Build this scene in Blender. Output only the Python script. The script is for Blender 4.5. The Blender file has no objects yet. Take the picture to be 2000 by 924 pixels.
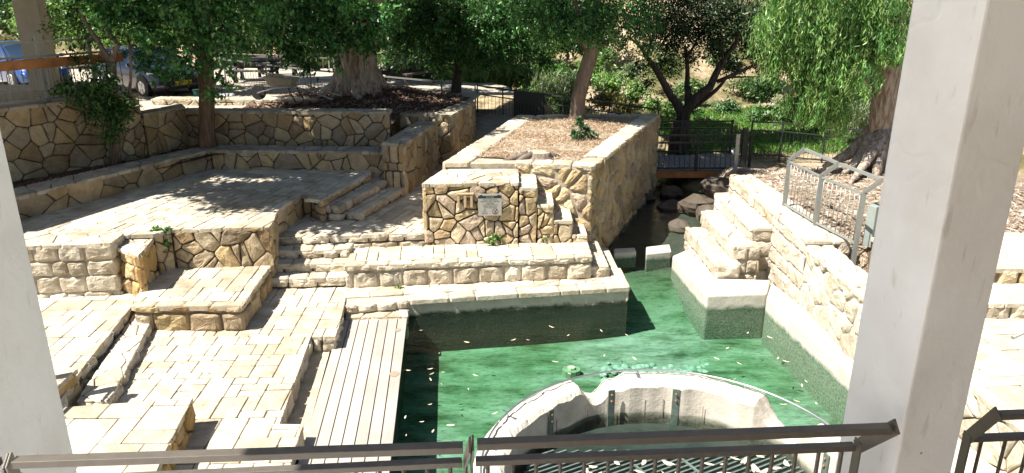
import bpy, math, random
import numpy as np
from mathutils import Vector, Matrix, noise
R = math.radians
random.seed(7)
rng = np.random.default_rng(11)
SC = bpy.context.scene
COL = SC.collection

# ------------------------------------------------------------------ camera, sky, sun, exposure
CAMZ, PITCH, FPX = 5.7, R(18.8), 1450.0
cam_d = bpy.data.cameras.new('camera')
cam_d.sensor_width = 36.0
cam_d.lens = 36.0 * FPX / 2000.0
cam_d.clip_start = 0.05
cam_d.clip_end = 800
cam = bpy.data.objects.new('camera', cam_d)
COL.objects.link(cam)
cam.location = (0, 0, CAMZ)
cam.rotation_euler = (R(90) - PITCH, 0, 0)
SC.camera = cam

SUN_EL, SUN_AZ = R(57), R(203)          # azimuth of the direction TO the sun, measured from +x
sdir = Vector((math.cos(SUN_AZ) * math.cos(SUN_EL), math.sin(SUN_AZ) * math.cos(SUN_EL), math.sin(SUN_EL)))
world = bpy.data.worlds.new('World')
SC.world = world
world.use_nodes = True
wn = world.node_tree
sky = wn.nodes.new('ShaderNodeTexSky')
sky.sky_type = 'NISHITA'
sky.sun_disc = False
sky.sun_elevation = SUN_EL
sky.sun_rotation = math.atan2(sdir.x, sdir.y)
wn.links.new(sky.outputs[0], wn.nodes['Background'].inputs[0])
wn.nodes['Background'].inputs[1].default_value = 0.05
sl = bpy.data.lights.new('sun', 'SUN')
sl.energy = 5.0
sl.angle = R(0.5)
sl.color = (1.0, 0.95, 0.87)
so = bpy.data.objects.new('sun', sl)
COL.objects.link(so)
so.rotation_euler = sdir.to_track_quat('Z', 'Y').to_euler()
so.location = (-20, -5, 30)
SC.view_settings.view_transform = 'Standard'
SC.view_settings.look = 'None'
SC.view_settings.gamma = 1
SC.view_settings.exposure = 1.28
SC.view_settings.use_curve_mapping = False
SC.render.engine = 'CYCLES'
SC.cycles.max_bounces = 8
SC.cycles.transparent_max_bounces = 12

def P(u, v, z):
    """world point of photo pixel (u,v) at height z"""
    du, dv = u - 1000.0, v - 462.0
    Y = FPX * math.cos(PITCH) - dv * math.sin(PITCH)
    Z = -(FPX * math.sin(PITCH) + dv * math.cos(PITCH))
    t = (z - CAMZ) / Z
    return (du * t, Y * t)

def PY(u, v, y):
    """world point of photo pixel (u,v) at depth y"""
    du, dv = u - 1000.0, v - 462.0
    Y = FPX * math.cos(PITCH) - dv * math.sin(PITCH)
    Z = -(FPX * math.sin(PITCH) + dv * math.cos(PITCH))
    t = y / Y
    return (du * t, y, CAMZ + Z * t)

# ------------------------------------------------------------------ materials
def nodes_mat(name):
    m = bpy.data.materials.new(name)
    m.use_nodes = True
    nt = m.node_tree
    b = nt.nodes['Principled BSDF']
    return m, nt, b

def N(nt, t, **kw):
    n = nt.nodes.new(t)
    for k, v in kw.items():
        if k.startswith('i_'):
            n.inputs[k[2:].replace('_', ' ')].default_value = v
        else:
            setattr(n, k, v)
    return n

def noise_tex(nt, scale, detail=6, rough=0.6, vec=None):
    n = nt.nodes.new('ShaderNodeTexNoise')
    n.inputs['Scale'].default_value = scale
    n.inputs['Detail'].default_value = detail
    n.inputs['Roughness'].default_value = rough
    if vec: nt.links.new(vec, n.inputs['Vector'])
    return n

def ramp(nt, fac, stops):
    r = nt.nodes.new('ShaderNodeValToRGB')
    els = r.color_ramp.elements
    while len(els) < len(stops): els.new(0.5)
    for e, (p, c) in zip(els, stops):
        e.position = p
        e.color = (*c, 1) if len(c) == 3 else c
    nt.links.new(fac, r.inputs[0])
    return r

def mixc(nt, mode, fac, a, b):
    m = nt.nodes.new('ShaderNodeMix')
    m.data_type = 'RGBA'
    m.blend_type = mode
    for s, v in ((0, fac), (6, a), (7, b)):
        if isinstance(v, (int, float)): m.inputs[s].default_value = v
        elif isinstance(v, tuple): m.inputs[s].default_value = (*v, 1)
        else: nt.links.new(v, m.inputs[s])
    return m.outputs[2]

def bump(nt, b, h, strength, dist, prev=None):
    n = nt.nodes.new('ShaderNodeBump')
    n.inputs['Strength'].default_value = strength
    n.inputs['Distance'].default_value = dist
    nt.links.new(h, n.inputs['Height'])
    if prev: nt.links.new(prev, n.inputs['Normal'])
    nt.links.new(n.outputs[0], b.inputs['Normal'])
    return n.outputs[0]

def stone_mat(name, stain=0.5, bstr=0.8, pits=True):
    m, nt, b = nodes_mat(name)
    tc = N(nt, 'ShaderNodeTexCoord').outputs['Object']
    at = N(nt, 'ShaderNodeAttribute', attribute_name='tint')
    n1 = noise_tex(nt, 3.0, 8, 0.65, tc)
    n2 = noise_tex(nt, 22.0, 8, 0.7, tc)
    n3 = noise_tex(nt, 0.9, 4, 0.6, tc)
    r1 = ramp(nt, n1.outputs[0], [(0.30, (0.72, 0.66, 0.56)), (0.5, (1.0, 0.97, 0.92)), (0.72, (1.16, 1.15, 1.12))])
    r2 = ramp(nt, n2.outputs[0], [(0.28, (0.62, 0.57, 0.50)), (0.48, (1.0, 1.0, 1.0)), (0.8, (1.10, 1.08, 1.04))])
    r3 = ramp(nt, n3.outputs[0], [(0.35, (0.82, 0.78, 0.74)), (0.6, (1.05, 1.05, 1.05))])
    c = mixc(nt, 'MULTIPLY', 1.0, at.outputs['Color'], r1.outputs[0])
    c = mixc(nt, 'MULTIPLY', stain, c, r2.outputs[0])
    c = mixc(nt, 'MULTIPLY', 0.8, c, r3.outputs[0])
    if pits:
        v = nt.nodes.new('ShaderNodeTexVoronoi')
        v.inputs['Scale'].default_value = 34
        nt.links.new(tc, v.inputs['Vector'])
        rp = ramp(nt, v.outputs['Distance'], [(0.04, (0.45, 0.4, 0.33)), (0.13, (1, 1, 1))])
        nm = noise_tex(nt, 5.0, 3, 0.5, tc)
        rm = ramp(nt, nm.outputs[0], [(0.5, (0, 0, 0)), (0.62, (1, 1, 1))])
        c = mixc(nt, 'MULTIPLY', rm.outputs[0], c, rp.outputs[0])
    nt.links.new(c, b.inputs['Base Color'])
    b.inputs['Roughness'].default_value = 0.9
    b.inputs['Specular IOR Level'].default_value = 0.2
    b1 = bump(nt, b, n1.outputs[0], bstr, 0.08)
    bump(nt, b, n2.outputs[0], bstr * 0.9, 0.02, b1)
    return m

M = {}
M['stone'] = stone_mat('limestone', 0.6, 0.8)
M['paver'] = stone_mat('paving stone', 0.7, 0.45)
def simple(name, c, rough=0.8, met=0.0, nscale=None, namp=0.25, bstr=0.0, bscale=20, bdist=0.01, spec=None):
    m, nt, b = nodes_mat(name)
    b.inputs['Roughness'].default_value = rough
    b.inputs['Metallic'].default_value = met
    if spec is not None: b.inputs['Specular IOR Level'].default_value = spec
    tc = N(nt, 'ShaderNodeTexCoord').outputs['Object']
    if nscale:
        n = noise_tex(nt, nscale, 7, 0.65, tc)
        lo = tuple(x * (1 - namp) for x in c)
        hi = tuple(min(1, x * (1 + namp)) for x in c)
        r = ramp(nt, n.outputs[0], [(0.3, lo), (0.7, hi)])
        nt.links.new(r.outputs[0], b.inputs['Base Color'])
    else:
        b.inputs['Base Color'].default_value = (*c, 1)
    if bstr:
        n2 = noise_tex(nt, bscale, 6, 0.6, tc)
        bump(nt, b, n2.outputs[0], bstr, bdist)
    return m

M['mortar'] = simple('mortar dirt', (0.085, 0.064, 0.044), 1, 0, 5, 0.75)
M['palemortar'] = simple('pale mortar', (0.36, 0.31, 0.235), 1, 0, 9, 0.3, 0.6, 30, 0.02)
M['joint'] = simple('sand joint', (0.15, 0.115, 0.075), 1, 0, 9, 0.4)
M['concrete'] = simple('pool kerb concrete', (0.50, 0.47, 0.41), 0.9, 0, 3.5, 0.22, 0.5, 40, 0.01)
M['soil'] = simple('dark soil', (0.045, 0.032, 0.024), 1, 0, 7, 0.5, 1.0, 14, 0.05)
M['grey_metal'] = simple('grey painted steel', (0.105, 0.092, 0.076), 0.45, 0.1, 30, 0.12)
M['dark_metal'] = simple('dark painted steel', (0.045, 0.045, 0.042), 0.5, 0.3)
M['pale_metal'] = simple('pale grey steel', (0.40, 0.41, 0.40), 0.4, 0.6)
M['steel'] = simple('galvanised steel', (0.50, 0.51, 0.52), 0.35, 0.9)
M['green_metal'] = simple('green grey steel plate', (0.13, 0.17, 0.15), 0.6, 0.3, 12, 0.3)
M['rust'] = simple('rusty bolt', (0.30, 0.15, 0.08), 0.8, 0.2)
M['wood_dark'] = simple('weathered dark wood', (0.055, 0.045, 0.038), 0.85, 0, 12, 0.4, 0.4, 30)
M['wood_grey'] = simple('grey weathered wood', (0.20, 0.19, 0.18), 0.85, 0, 12, 0.35)
M['wood_orange'] = simple('orange brown timber', (0.42, 0.17, 0.055), 0.7, 0, 5, 0.35, 0.3, 20)
M['black'] = simple('black rubber', (0.015, 0.015, 0.016), 0.7)
M['glass_dark'] = simple('car glass', (0.02, 0.035, 0.06), 0.06, 0.0, spec=0.9)
M['white_plastic'] = simple('white plastic', (0.7, 0.7, 0.68), 0.5)

def attr_mat(name, rough=0.8, trans=0.0, spec=0.3, nscale=None, amp=0.3, bstr=0, bscale=20):
    m, nt, b = nodes_mat(name)
    at = N(nt, 'ShaderNodeAttribute', attribute_name='tint')
    c = at.outputs['Color']
    if nscale:
        tc = N(nt, 'ShaderNodeTexCoord').outputs['Object']
        n = noise_tex(nt, nscale, 6, 0.65, tc)
        r = ramp(nt, n.outputs[0], [(0.3, (1 - amp,) * 3), (0.7, (1 + amp,) * 3)])
        c = mixc(nt, 'MULTIPLY', 1.0, c, r.outputs[0])
        if bstr: bump(nt, b, n.outputs[0], bstr, 0.04)
    nt.links.new(c, b.inputs['Base Color'])
    b.inputs['Roughness'].default_value = rough
    b.inputs['Specular IOR Level'].default_value = spec
    if trans:
        t = nt.nodes.new('ShaderNodeBsdfTranslucent')
        tcx = mixc(nt, 'MULTIPLY', 1.0, c, (1.25, 1.35, 0.55))
        nt.links.new(tcx, t.inputs['Color'])
        mx = nt.nodes.new('ShaderNodeMixShader')
        mx.inputs[0].default_value = trans
        nt.links.new(b.outputs[0], mx.inputs[1])
        nt.links.new(t.outputs[0], mx.inputs[2])
        nt.links.new(mx.outputs[0], nt.nodes['Material Output'].inputs[0])
    return m
M['leaf'] = attr_mat('leaves', 0.42, 0.28, 0.42)
M['attr'] = attr_mat('painted by attribute', 0.85, 0, 0.2, 14, 0.25)

def bark_mat(name, cols, sx=6, sz=1.0, bstr=0.8):
    m, nt, b = nodes_mat(name)
    tc = N(nt, 'ShaderNodeTexCoord').outputs['Object']
    mp = nt.nodes.new('ShaderNodeMapping')
    mp.inputs['Scale'].default_value = (sx, sx, sz)
    nt.links.new(tc, mp.inputs[0])
    n = noise_tex(nt, 2.0, 9, 0.7, mp.outputs[0])
    r = ramp(nt, n.outputs[0], [(0.28 + 0.44 * i / (len(cols) - 1), c) for i, c in enumerate(cols)])
    nt.links.new(r.outputs[0], b.inputs['Base Color'])
    b.inputs['Roughness'].default_value = 0.92
    b.inputs['Specular IOR Level'].default_value = 0.15
    bump(nt, b, n.outputs[0], bstr, 0.05)
    return m
M['bark_dark'] = bark_mat('dark bark', [(0.025, 0.02, 0.016), (0.07, 0.055, 0.045), (0.13, 0.11, 0.09)])
M['bark_brown'] = bark_mat('brown bark', [(0.06, 0.04, 0.026), (0.15, 0.10, 0.065), (0.25, 0.18, 0.12)])
M['bark_euc'] = bark_mat('shedding eucalyptus bark', [(0.10, 0.055, 0.035), (0.26, 0.19, 0.14), (0.46, 0.40, 0.34), (0.52, 0.47, 0.41)], 7, 1.0, 0.9)
M['bark_grey'] = bark_mat('grey brown bark', [(0.09, 0.07, 0.055), (0.19, 0.15, 0.12), (0.30, 0.25, 0.21)])

# ------------------------------------------------------------------ mesh helpers
class MB:
    def __init__(s):
        s.v, s.f, s.m, s.t, s.sm = [], [], [], [], []
        s.tint = (1, 1, 1)
    def vert(s, p):
        s.v.append(tuple(p)); s.t.append(s.tint)
        return len(s.v) - 1
    def face(s, ids, mat=0, smooth=False):
        s.f.append(ids); s.m.append(mat); s.sm.append(smooth)
    def poly(s, pts, mat=0):
        s.face([s.vert(p) for p in pts], mat)
    def prism(s, pts, z0, z1, mat=0, bottom=True):
        n = len(pts)
        a = [s.vert((p[0], p[1], z0 if not callable(z0) else z0(p))) for p in pts]
        b = [s.vert((p[0], p[1], z1 if not callable(z1) else z1(p))) for p in pts]
        for i in range(n):
            j = (i + 1) % n
            s.face([a[i], a[j], b[j], b[i]], mat)
        s.face(b, mat)
        if bottom: s.face(a[::-1], mat)
    def box(s, c, d, rot=0, mat=0, bev=0.0):
        """box centre c, size d, rotated about z; optional small edge bevel"""
        hx, hy, hz = d[0] / 2, d[1] / 2, d[2] / 2
        ca, sa = math.cos(rot), math.sin(rot)
        def T(x, y, z): return (c[0] + x * ca - y * sa, c[1] + x * sa + y * ca, c[2] + z)
        if bev <= 0:
            ids = [s.vert(T(x, y, z)) for z in (-hz, hz) for x, y in ((-hx, -hy), (hx, -hy), (hx, hy), (-hx, hy))]
            for q in ((3, 2, 1, 0), (4, 5, 6, 7), (0, 1, 5, 4), (1, 2, 6, 5), (2, 3, 7, 6), (3, 0, 4, 7)):
                s.face([ids[k] for k in q], mat)
        else:
            b = bev
            rings = []
            for z, o in ((-hz, b), (-hz + b, 0), (hz - b, 0), (hz, b)):
                X, Y = hx - o, hy - o
                bb = b if o == 0 else b * 0.6
                rings.append([s.vert(T(x, y, z)) for x, y in ((-X + bb, -Y), (X - bb, -Y), (X, -Y + bb), (X, Y - bb), (X - bb, Y), (-X + bb, Y), (-X, Y - bb), (-X, -Y + bb))])
            for r0, r1 in zip(rings, rings[1:]):
                for i in range(8):
                    j = (i + 1) % 8
                    s.face([r0[i], r0[j], r1[j], r1[i]], mat)
            s.face(rings[-1], mat); s.face(rings[0][::-1], mat)
    def bar(s, a, b, w, h=None, mat=0, up=(0, 0, 1)):
        """rectangular bar from a to b; w across, h along up"""
        h = h or w
        a, b = Vector(a), Vector(b)
        d = (b - a).normalized()
        up = Vector(up)
        if abs(d.dot(up)) > 0.98: up = Vector((0, 1, 0))
        x = d.cross(up).normalized(); y = x.cross(d).normalized()
        ids = []
        for p in (a, b):
            for sx, sy in ((-1, -1), (1, -1), (1, 1), (-1, 1)):
                ids.append(s.vert(p + x * (sx * w / 2) + y * (sy * h / 2)))
        for q in ((0, 1, 2, 3), (7, 6, 5, 4), (0, 4, 5, 1), (1, 5, 6, 2), (2, 6, 7, 3), (3, 7, 4, 0)):
            s.face([ids[k] for k in q], mat)
    def tube(s, pts, rad, n=8, mat=0, smooth=True, wob=0.0, seed=0, cap=True):
        pts = [Vector(p) for p in pts]
        if not hasattr(rad, '__len__'): rad = [rad] * len(pts)
        prev = None
        ref = Vector((0.31, 0.95, 0.1)).normalized()
        for i, p in enumerate(pts):
            d = (pts[min(i + 1, len(pts) - 1)] - pts[max(i - 1, 0)])
            if d.length < 1e-6: d = Vector((0, 0, 1))
            d.normalize()
            x = ref - d * ref.dot(d)
            if x.length < 0.15: x = Vector((1, 0, 0)) - d * d.x
            x.normalize(); y = d.cross(x)
            ring = []
            for k in range(n):
                a = 2 * math.pi * k / n
                r = rad[i]
                if wob: r *= 1 + wob * noise.noise(Vector((math.cos(a) * 1.3 + seed, math.sin(a) * 1.3, i * 0.35)))
                ring.append(s.vert(p + (x * math.cos(a) + y * math.sin(a)) * r))
            if prev:
                for k in range(n):
                    j = (k + 1) % n
                    s.face([prev[k], prev[j], ring[j], ring[k]], mat, smooth)
            elif cap: s.face(ring[::-1], mat)
            prev = ring
        if cap: s.face(prev, mat)
    def build(s, name, mats, parent=None, loc=None):
        me = bpy.data.meshes.new(name)
        if loc is None: loc = (0, 0, 0)
        vv = [(p[0] - loc[0], p[1] - loc[1], p[2] - loc[2]) for p in s.v] if loc != (0, 0, 0) else s.v
        me.from_pydata(vv, [], s.f)
        if not isinstance(mats, (list, tuple)): mats = [mats]
        for m in mats: me.materials.append(m)
        me.polygons.foreach_set('material_index', s.m)
        me.polygons.foreach_set('use_smooth', s.sm)
        a = me.color_attributes.new('tint', 'FLOAT_COLOR', 'POINT')
        t = np.ones((len(s.v), 4), dtype=np.float32)
        if s.t: t[:, :3] = np.array(s.t, dtype=np.float32)
        a.data.foreach_set('color', t.ravel())
        me.update()
        o = bpy.data.objects.new(name, me)
        o.location = loc
        COL.objects.link(o)
        if parent is not None: o.parent = parent
        return o

def tag(o, label=None, cat=None, group=None, kind=None):
    if label: o['label'] = label
    if cat: o['category'] = cat
    if group: o['group'] = group
    if kind: o['kind'] = kind
    return o

def empty(name, loc, rz=0, label=None, cat=None, group=None):
    o = bpy.data.objects.new(name, None)
    o.empty_display_size = 0.2
    COL.objects.link(o)
    o.location = loc
    o.rotation_euler = (0, 0, rz)
    return tag(o, label, cat, group)

def copy_tree(o, parent=None):
    c = o.copy(); COL.objects.link(c)
    if parent is not None: c.parent = parent
    for ch in list(o.children): copy_tree(ch, c)
    return c

# ------------------------------------------------------------------ masonry
def clip_half(poly, nx, ny, d):
    out = []
    n = len(poly)
    for i in range(n):
        a, b = poly[i], poly[(i + 1) % n]
        da = nx * a[0] + ny * a[1] - d
        db = nx * b[0] + ny * b[1] - d
        if da <= 0: out.append(a)
        if (da < 0 < db) or (db < 0 < da):
            t = da / (da - db)
            out.append((a[0] + (b[0] - a[0]) * t, a[1] + (b[1] - a[1]) * t))
    return out

def area(p):
    return 0.5 * sum(p[i][0] * p[(i + 1) % len(p)][1] - p[(i + 1) % len(p)][0] * p[i][1] for i in range(len(p)))

def clip_by_convex(subject, cell):
    """clip a (possibly concave) subject by a convex ccw cell"""
    out = subject
    n = len(cell)
    for i in range(n):
        a, b = cell[i], cell[(i + 1) % n]
        nx, ny = b[1] - a[1], -(b[0] - a[0])
        out = clip_half(out, nx, ny, nx * a[0] + ny * a[1])
        if len(out) < 3: return []
    return out

def dedupe(p, eps=0.012):
    out = []
    for q in p:
        if not out or math.hypot(q[0] - out[-1][0], q[1] - out[-1][1]) > eps: out.append(q)
    while len(out) > 2 and math.hypot(out[0][0] - out[-1][0], out[0][1] - out[-1][1]) <= eps: out.pop()
    return out

def voronoi_cells(x0, y0, x1, y1, s, stretch=1.25):
    """irregular convex cells of about size s over a rectangle"""
    pts = []
    sx, sy = s * stretch, s
    ny = max(1, int(round((y1 - y0) / sy)) + 2)
    nx = max(1, int(round((x1 - x0) / sx)) + 2)
    for j in range(-1, ny):
        for i in range(-1, nx):
            ox = 0.5 * sx if j % 2 else 0
            if random.random() < 0.22: continue
            pts.append((x0 + (i + 0.5) * sx + ox + random.uniform(-.62, .62) * sx, y0 + (j + 0.5) * sy + random.uniform(-.55, .55) * sy))
            if random.random() < 0.22:
                pts.append((pts[-1][0] + random.uniform(.3, .5) * sx, pts[-1][1] + random.uniform(-.4, .4) * sy))
    A = np.array(pts)
    cells = []
    for i, p in enumerate(pts):
        d2 = ((A - A[i]) ** 2).sum(1)
        nb = np.argsort(d2)[1:20]
        c = [(p[0] - 1.6 * sx, p[1] - 1.6 * sy), (p[0] + 1.6 * sx, p[1] - 1.6 * sy), (p[0] + 1.6 * sx, p[1] + 1.6 * sy), (p[0] - 1.6 * sx, p[1] + 1.6 * sy)]
        for k in nb:
            q = pts[k]
            nx_, ny_ = q[0] - p[0], q[1] - p[1]
            L = math.hypot(nx_, ny_)
            if L < 1e-5: continue
            c = clip_half(c, nx_, ny_, nx_ * (p[0] + q[0]) / 2 + ny_ * (p[1] + q[1]) / 2)
            if len(c) < 3: break
        if len(c) >= 3: cells.append(c)
    return cells

def ashlar_cells(x0, y0, x1, y1, unit=0.2, rot=0.0):
    """random rectangular paving pattern"""
    cx, cy = (x0 + x1) / 2, (y0 + y1) / 2
    Rr = math.hypot(x1 - x0, y1 - y0) / 2 + unit * 3
    n = int(2 * Rr / unit) + 1
    used = np.zeros((n, n), bool)
    cells = []
    ca, sa = math.cos(rot), math.sin(rot)
    sizes = [(2, 1), (1, 2), (3, 2), (2, 3), (2, 2), (3, 2), (2, 3), (2, 1), (1, 2), (2, 4)]
    for i in range(n):
        for j in range(n):
            if used[i, j]: continue
            random.shuffle(sizes)
            for (w, h) in sizes + [(1, 1)]:
                if i + w <= n and j + h <= n and not used[i:i + w, j:j + h].any():
                    used[i:i + w, j:j + h] = True
                    rect = [(i, j), (i + w, j), (i + w, j + h), (i, j + h)]
                    jit = lambda: random.uniform(-.025, .025) * unit
                    cells.append([(cx + ((a * unit - Rr) * ca - (b * unit - Rr) * sa) + jit(), cy + ((a * unit - Rr) * sa + (b * unit - Rr) * ca) + jit()) for a, b in rect])
                    break
    return cells

def course_cells(x0, y0, x1, y1, heights, lmin=0.28, lmax=0.6):
    """rough courses from the top down; last height repeats"""
    cells = []
    y = y1; k = 0
    while y > y0 + 0.02:
        h = heights[min(k, len(heights) - 1)]
        yb = max(y0, y - h)
        if yb - y0 < 0.07: yb = y0
        x = x0 - random.uniform(0, lmin)
        while x < x1:
            w = random.uniform(lmin, lmax)
            if x1 - (x + w) < lmin * .5: w = x1 - x + 0.01
            j = random.uniform(-.012, .012)
            cells.append([(x, yb + j), (x + w, yb + j), (x + w + random.uniform(-.015, .015), y + j), (x + random.uniform(-.015, .015), y + j)])
            x += w
        y = yb; k += 1
    return cells

def stone_on(mb, poly, fr, gap, tint, mat=0, rough=0.012, bev=0.02, depth=0.07, h=0.0, bulge=0.015, seg=0.16, corner=0.035, tilt=0.0):
    """one stone on a plane frame fr=(O,U,V,Nrm), poly ccw in plane coordinates"""
    if area(poly) < 0: poly = poly[::-1]
    poly = dedupe(poly)
    if len(poly) < 3 or abs(area(poly)) < 0.0012: return
    O, U, V, W = fr
    # inset by the half gap, edge by edge
    n = len(poly)
    ins = poly
    convex = all((poly[i][0] - poly[i - 1][0]) * (poly[(i + 1) % n][1] - poly[i][1]) - (poly[i][1] - poly[i - 1][1]) * (poly[(i + 1) % n][0] - poly[i][0]) > -1e-4 for i in range(n))
    if not convex: ins = offset_poly(poly, gap / 2)
    for i in range(n if convex else 0):
        a, b = poly[i], poly[(i + 1) % n]
        nx, ny = b[1] - a[1], -(b[0] - a[0])
        L = math.hypot(nx, ny)
        if L < 0.02: continue
        nx /= L; ny /= L
        # only safe for near convex shapes
        ins2 = clip_half(ins, nx, ny, nx * a[0] + ny * a[1] - gap / 2)
        if len(ins2) >= 3 and abs(area(ins2)) > 0.45 * abs(area(ins)): ins = ins2
    ins = dedupe(ins, 0.008)
    if len(ins) < 3: return
    pts = []
    n = len(ins)
    for i in range(n):
        a, p, b = ins[i - 1], ins[i], ins[(i + 1) % n]
        la = math.hypot(a[0] - p[0], a[1] - p[1]); lb = math.hypot(b[0] - p[0], b[1] - p[1])
        ca_ = min(corner * random.uniform(.5, 1.3), .32 * la); cb_ = min(corner * random.uniform(.5, 1.3), .32 * lb)
        pts.append((p[0] + (a[0] - p[0]) * ca_ / max(la, 1e-6), p[1] + (a[1] - p[1]) * ca_ / max(la, 1e-6)))
        e1 = (p[0] + (b[0] - p[0]) * cb_ / max(lb, 1e-6), p[1] + (b[1] - p[1]) * cb_ / max(lb, 1e-6))
        pts.append(e1)
        rest = lb * (1 - 2 * .1) - cb_
        k = int(rest / seg)
        for q in range(1, k + 1):
            t = q / (k + 1) * 0.9
            jx = random.uniform(-rough, rough) * .8
            dx, dy = (b[0] - e1[0]), (b[1] - e1[1])
            LL = max(math.hypot(dx, dy), 1e-6)
            pts.append((e1[0] + dx * t - dy / LL * jx, e1[1] + dy * t + dx / LL * jx))
    cx = sum(p[0] for p in pts) / len(pts); cy = sum(p[1] for p in pts) / len(pts)
    tx, ty = random.uniform(-tilt, tilt), random.uniform(-tilt, tilt)
    size = math.sqrt(abs(area(pts)))
    bev = min(bev, size * 0.12)
    mb.tint = tint
    rings = []
    sd = random.uniform(0, 90)
    cx0, cy0 = cx, cy
    if convex: cx += random.uniform(-.22, .22) * size; cy += random.uniform(-.16, .16) * size
    amp = bulge * 1.1 + rough * .7
    fb = bev / max(size * .5, 1e-3)
    def hf(x, y): return amp * noise.noise(Vector((x * 5.5 + sd, y * 5.5, sd))) + amp * .5 * noise.noise(Vector((x * 15 + sd, y * 15, 3)))
    for (hh, f, rr) in ((-depth, 0.0, 0), (h - bev, 0.0, rough * .4), (h, fb, rough * .3), (h + bulge * .45, fb + (1 - fb) * .28, rough * .25), (h + bulge * .6, fb + (1 - fb) * .62, rough * .25)):
        ring = []
        for p in pts:
            x = p[0] + (cx - p[0]) * f; y = p[1] + (cy - p[1]) * f
            z = hh + random.uniform(-rr, rr)
            if hh > -depth: z += (x - cx0) * tx + (y - cy0) * ty + hf(x, y) * (1 if f > 0 else .4)
            ring.append(mb.vert(O + U * x + V * y + W * z))
        rings.append(ring)
    c = mb.vert(O + U * cx + V * cy + W * (h + bulge * .6 + hf(cx, cy) + (cx - cx0) * tx + (cy - cy0) * ty))
    m = len(pts)
    for r0, r1 in zip(rings, rings[1:]):
        for i in range(m):
            j = (i + 1) % m
            mb.face([r0[i], r0[j], r1[j], r1[i]], mat)
    for i in range(m):
        mb.face([rings[-1][i], rings[-1][(i + 1) % m], c], mat)

PAL = {
    'tan': [(0.43, 0.335, 0.205), (0.46, 0.38, 0.245), (0.37, 0.28, 0.165), (0.48, 0.41, 0.29), (0.40, 0.33, 0.235), (0.33, 0.275, 0.20), (0.45, 0.36, 0.21)],
    'ochre': [(0.47, 0.33, 0.15), (0.50, 0.37, 0.18), (0.41, 0.28, 0.13), (0.46, 0.36, 0.21), (0.38, 0.28, 0.16)],
    'cream': [(0.55, 0.52, 0.435), (0.52, 0.48, 0.395), (0.56, 0.53, 0.46), (0.49, 0.455, 0.38), (0.55, 0.50, 0.41), (0.47, 0.42, 0.335)],
    'white': [(0.56, 0.52, 0.44), (0.53, 0.49, 0.41), (0.58, 0.54, 0.47), (0.51, 0.46, 0.38)],
    'mixed': [(0.50, 0.40, 0.25), (0.56, 0.48, 0.34), (0.47, 0.37, 0.23), (0.52, 0.44, 0.32), (0.50, 0.41, 0.32), (0.44, 0.34, 0.21)],
    'grey': [(0.42, 0.38, 0.31), (0.46, 0.42, 0.35), (0.38, 0.34, 0.28)],
}
def pick(pal):
    c = random.choice(PAL[pal]); k = random.uniform(0.80, 1.13)
    return tuple(x * k for x in c)

def face_patch(mb, poly, fr, style, pal, **kw):
    xs = [p[0] for p in poly]; ys = [p[1] for p in poly]
    x0, x1, y0, y1 = min(xs), max(xs), min(ys), max(ys)
    kind = style[0]
    if kind == 'rubble':
        cells = voronoi_cells(x0, y0, x1, y1, style[1])
        args = dict(gap=0.020, rough=0.012, bev=0.018, bulge=0.014, corner=0.022, h=0.0, tilt=0.03)
    elif kind == 'lumpy':
        cells = voronoi_cells(x0, y0, x1, y1, style[1], 1.5)
        args = dict(gap=0.05, rough=0.02, bev=0.05, bulge=0.035, corner=0.07, h=0.0)
    elif kind == 'pave':
        cells = ashlar_cells(x0, y0, x1, y1, style[1], style[2] if len(style) > 2 else 0)
        args = dict(gap=0.013, rough=0.003, bev=0.006, bulge=0.002, corner=0.014, h=0.0, tilt=0.010, seg=0.3)
    elif kind == 'crazy':
        cells = voronoi_cells(x0, y0, x1, y1, style[1])
        args = dict(gap=0.016, rough=0.005, bev=0.01, bulge=0.003, corner=0.02, h=0.0, tilt=0.012, seg=0.12)
    elif kind == 'none':
        return
    elif kind == 'course':
        cells = course_cells(x0, y0, x1, y1, style[1], *(style[2:4] if len(style) > 2 else (0.28, 0.6)))
        args = dict(gap=0.022, rough=0.012, bev=0.028, bulge=0.028, corner=0.03, h=0.0, seg=0.12)
    args.update(kw)
    for c in cells:
        if area(c) < 0: c = c[::-1]
        q = clip_by_convex(poly, c)
        if len(q) < 3: continue
        a = dict(args)
        a['h'] = args['h'] + (random.uniform(-.012, .012) if kind in ('rubble', 'lumpy', 'course') else random.uniform(-.003, .003))
        stone_on(mb, q, fr, tint=pick(pal), **a)

def offset_poly(poly, d):
    """inset (d>0) ccw polygon"""
    n = len(poly); out = []
    for i in range(n):
        a, p, b = poly[i - 1], poly[i], poly[(i + 1) % n]
        e1 = Vector((p[0] - a[0], p[1] - a[1])).normalized(); e2 = Vector((b[0] - p[0], b[1] - p[1])).normalized()
        n1 = Vector((-e1.y, e1.x)); n2 = Vector((-e2.y, e2.x))
        m = n1 + n2
        if m.length < 1e-4: m = n1
        m.normalize()
        k = d / max(0.35, m.dot(n1))
        out.append((p[0] + m.x * k, p[1] + m.y * k))
    return out

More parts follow.
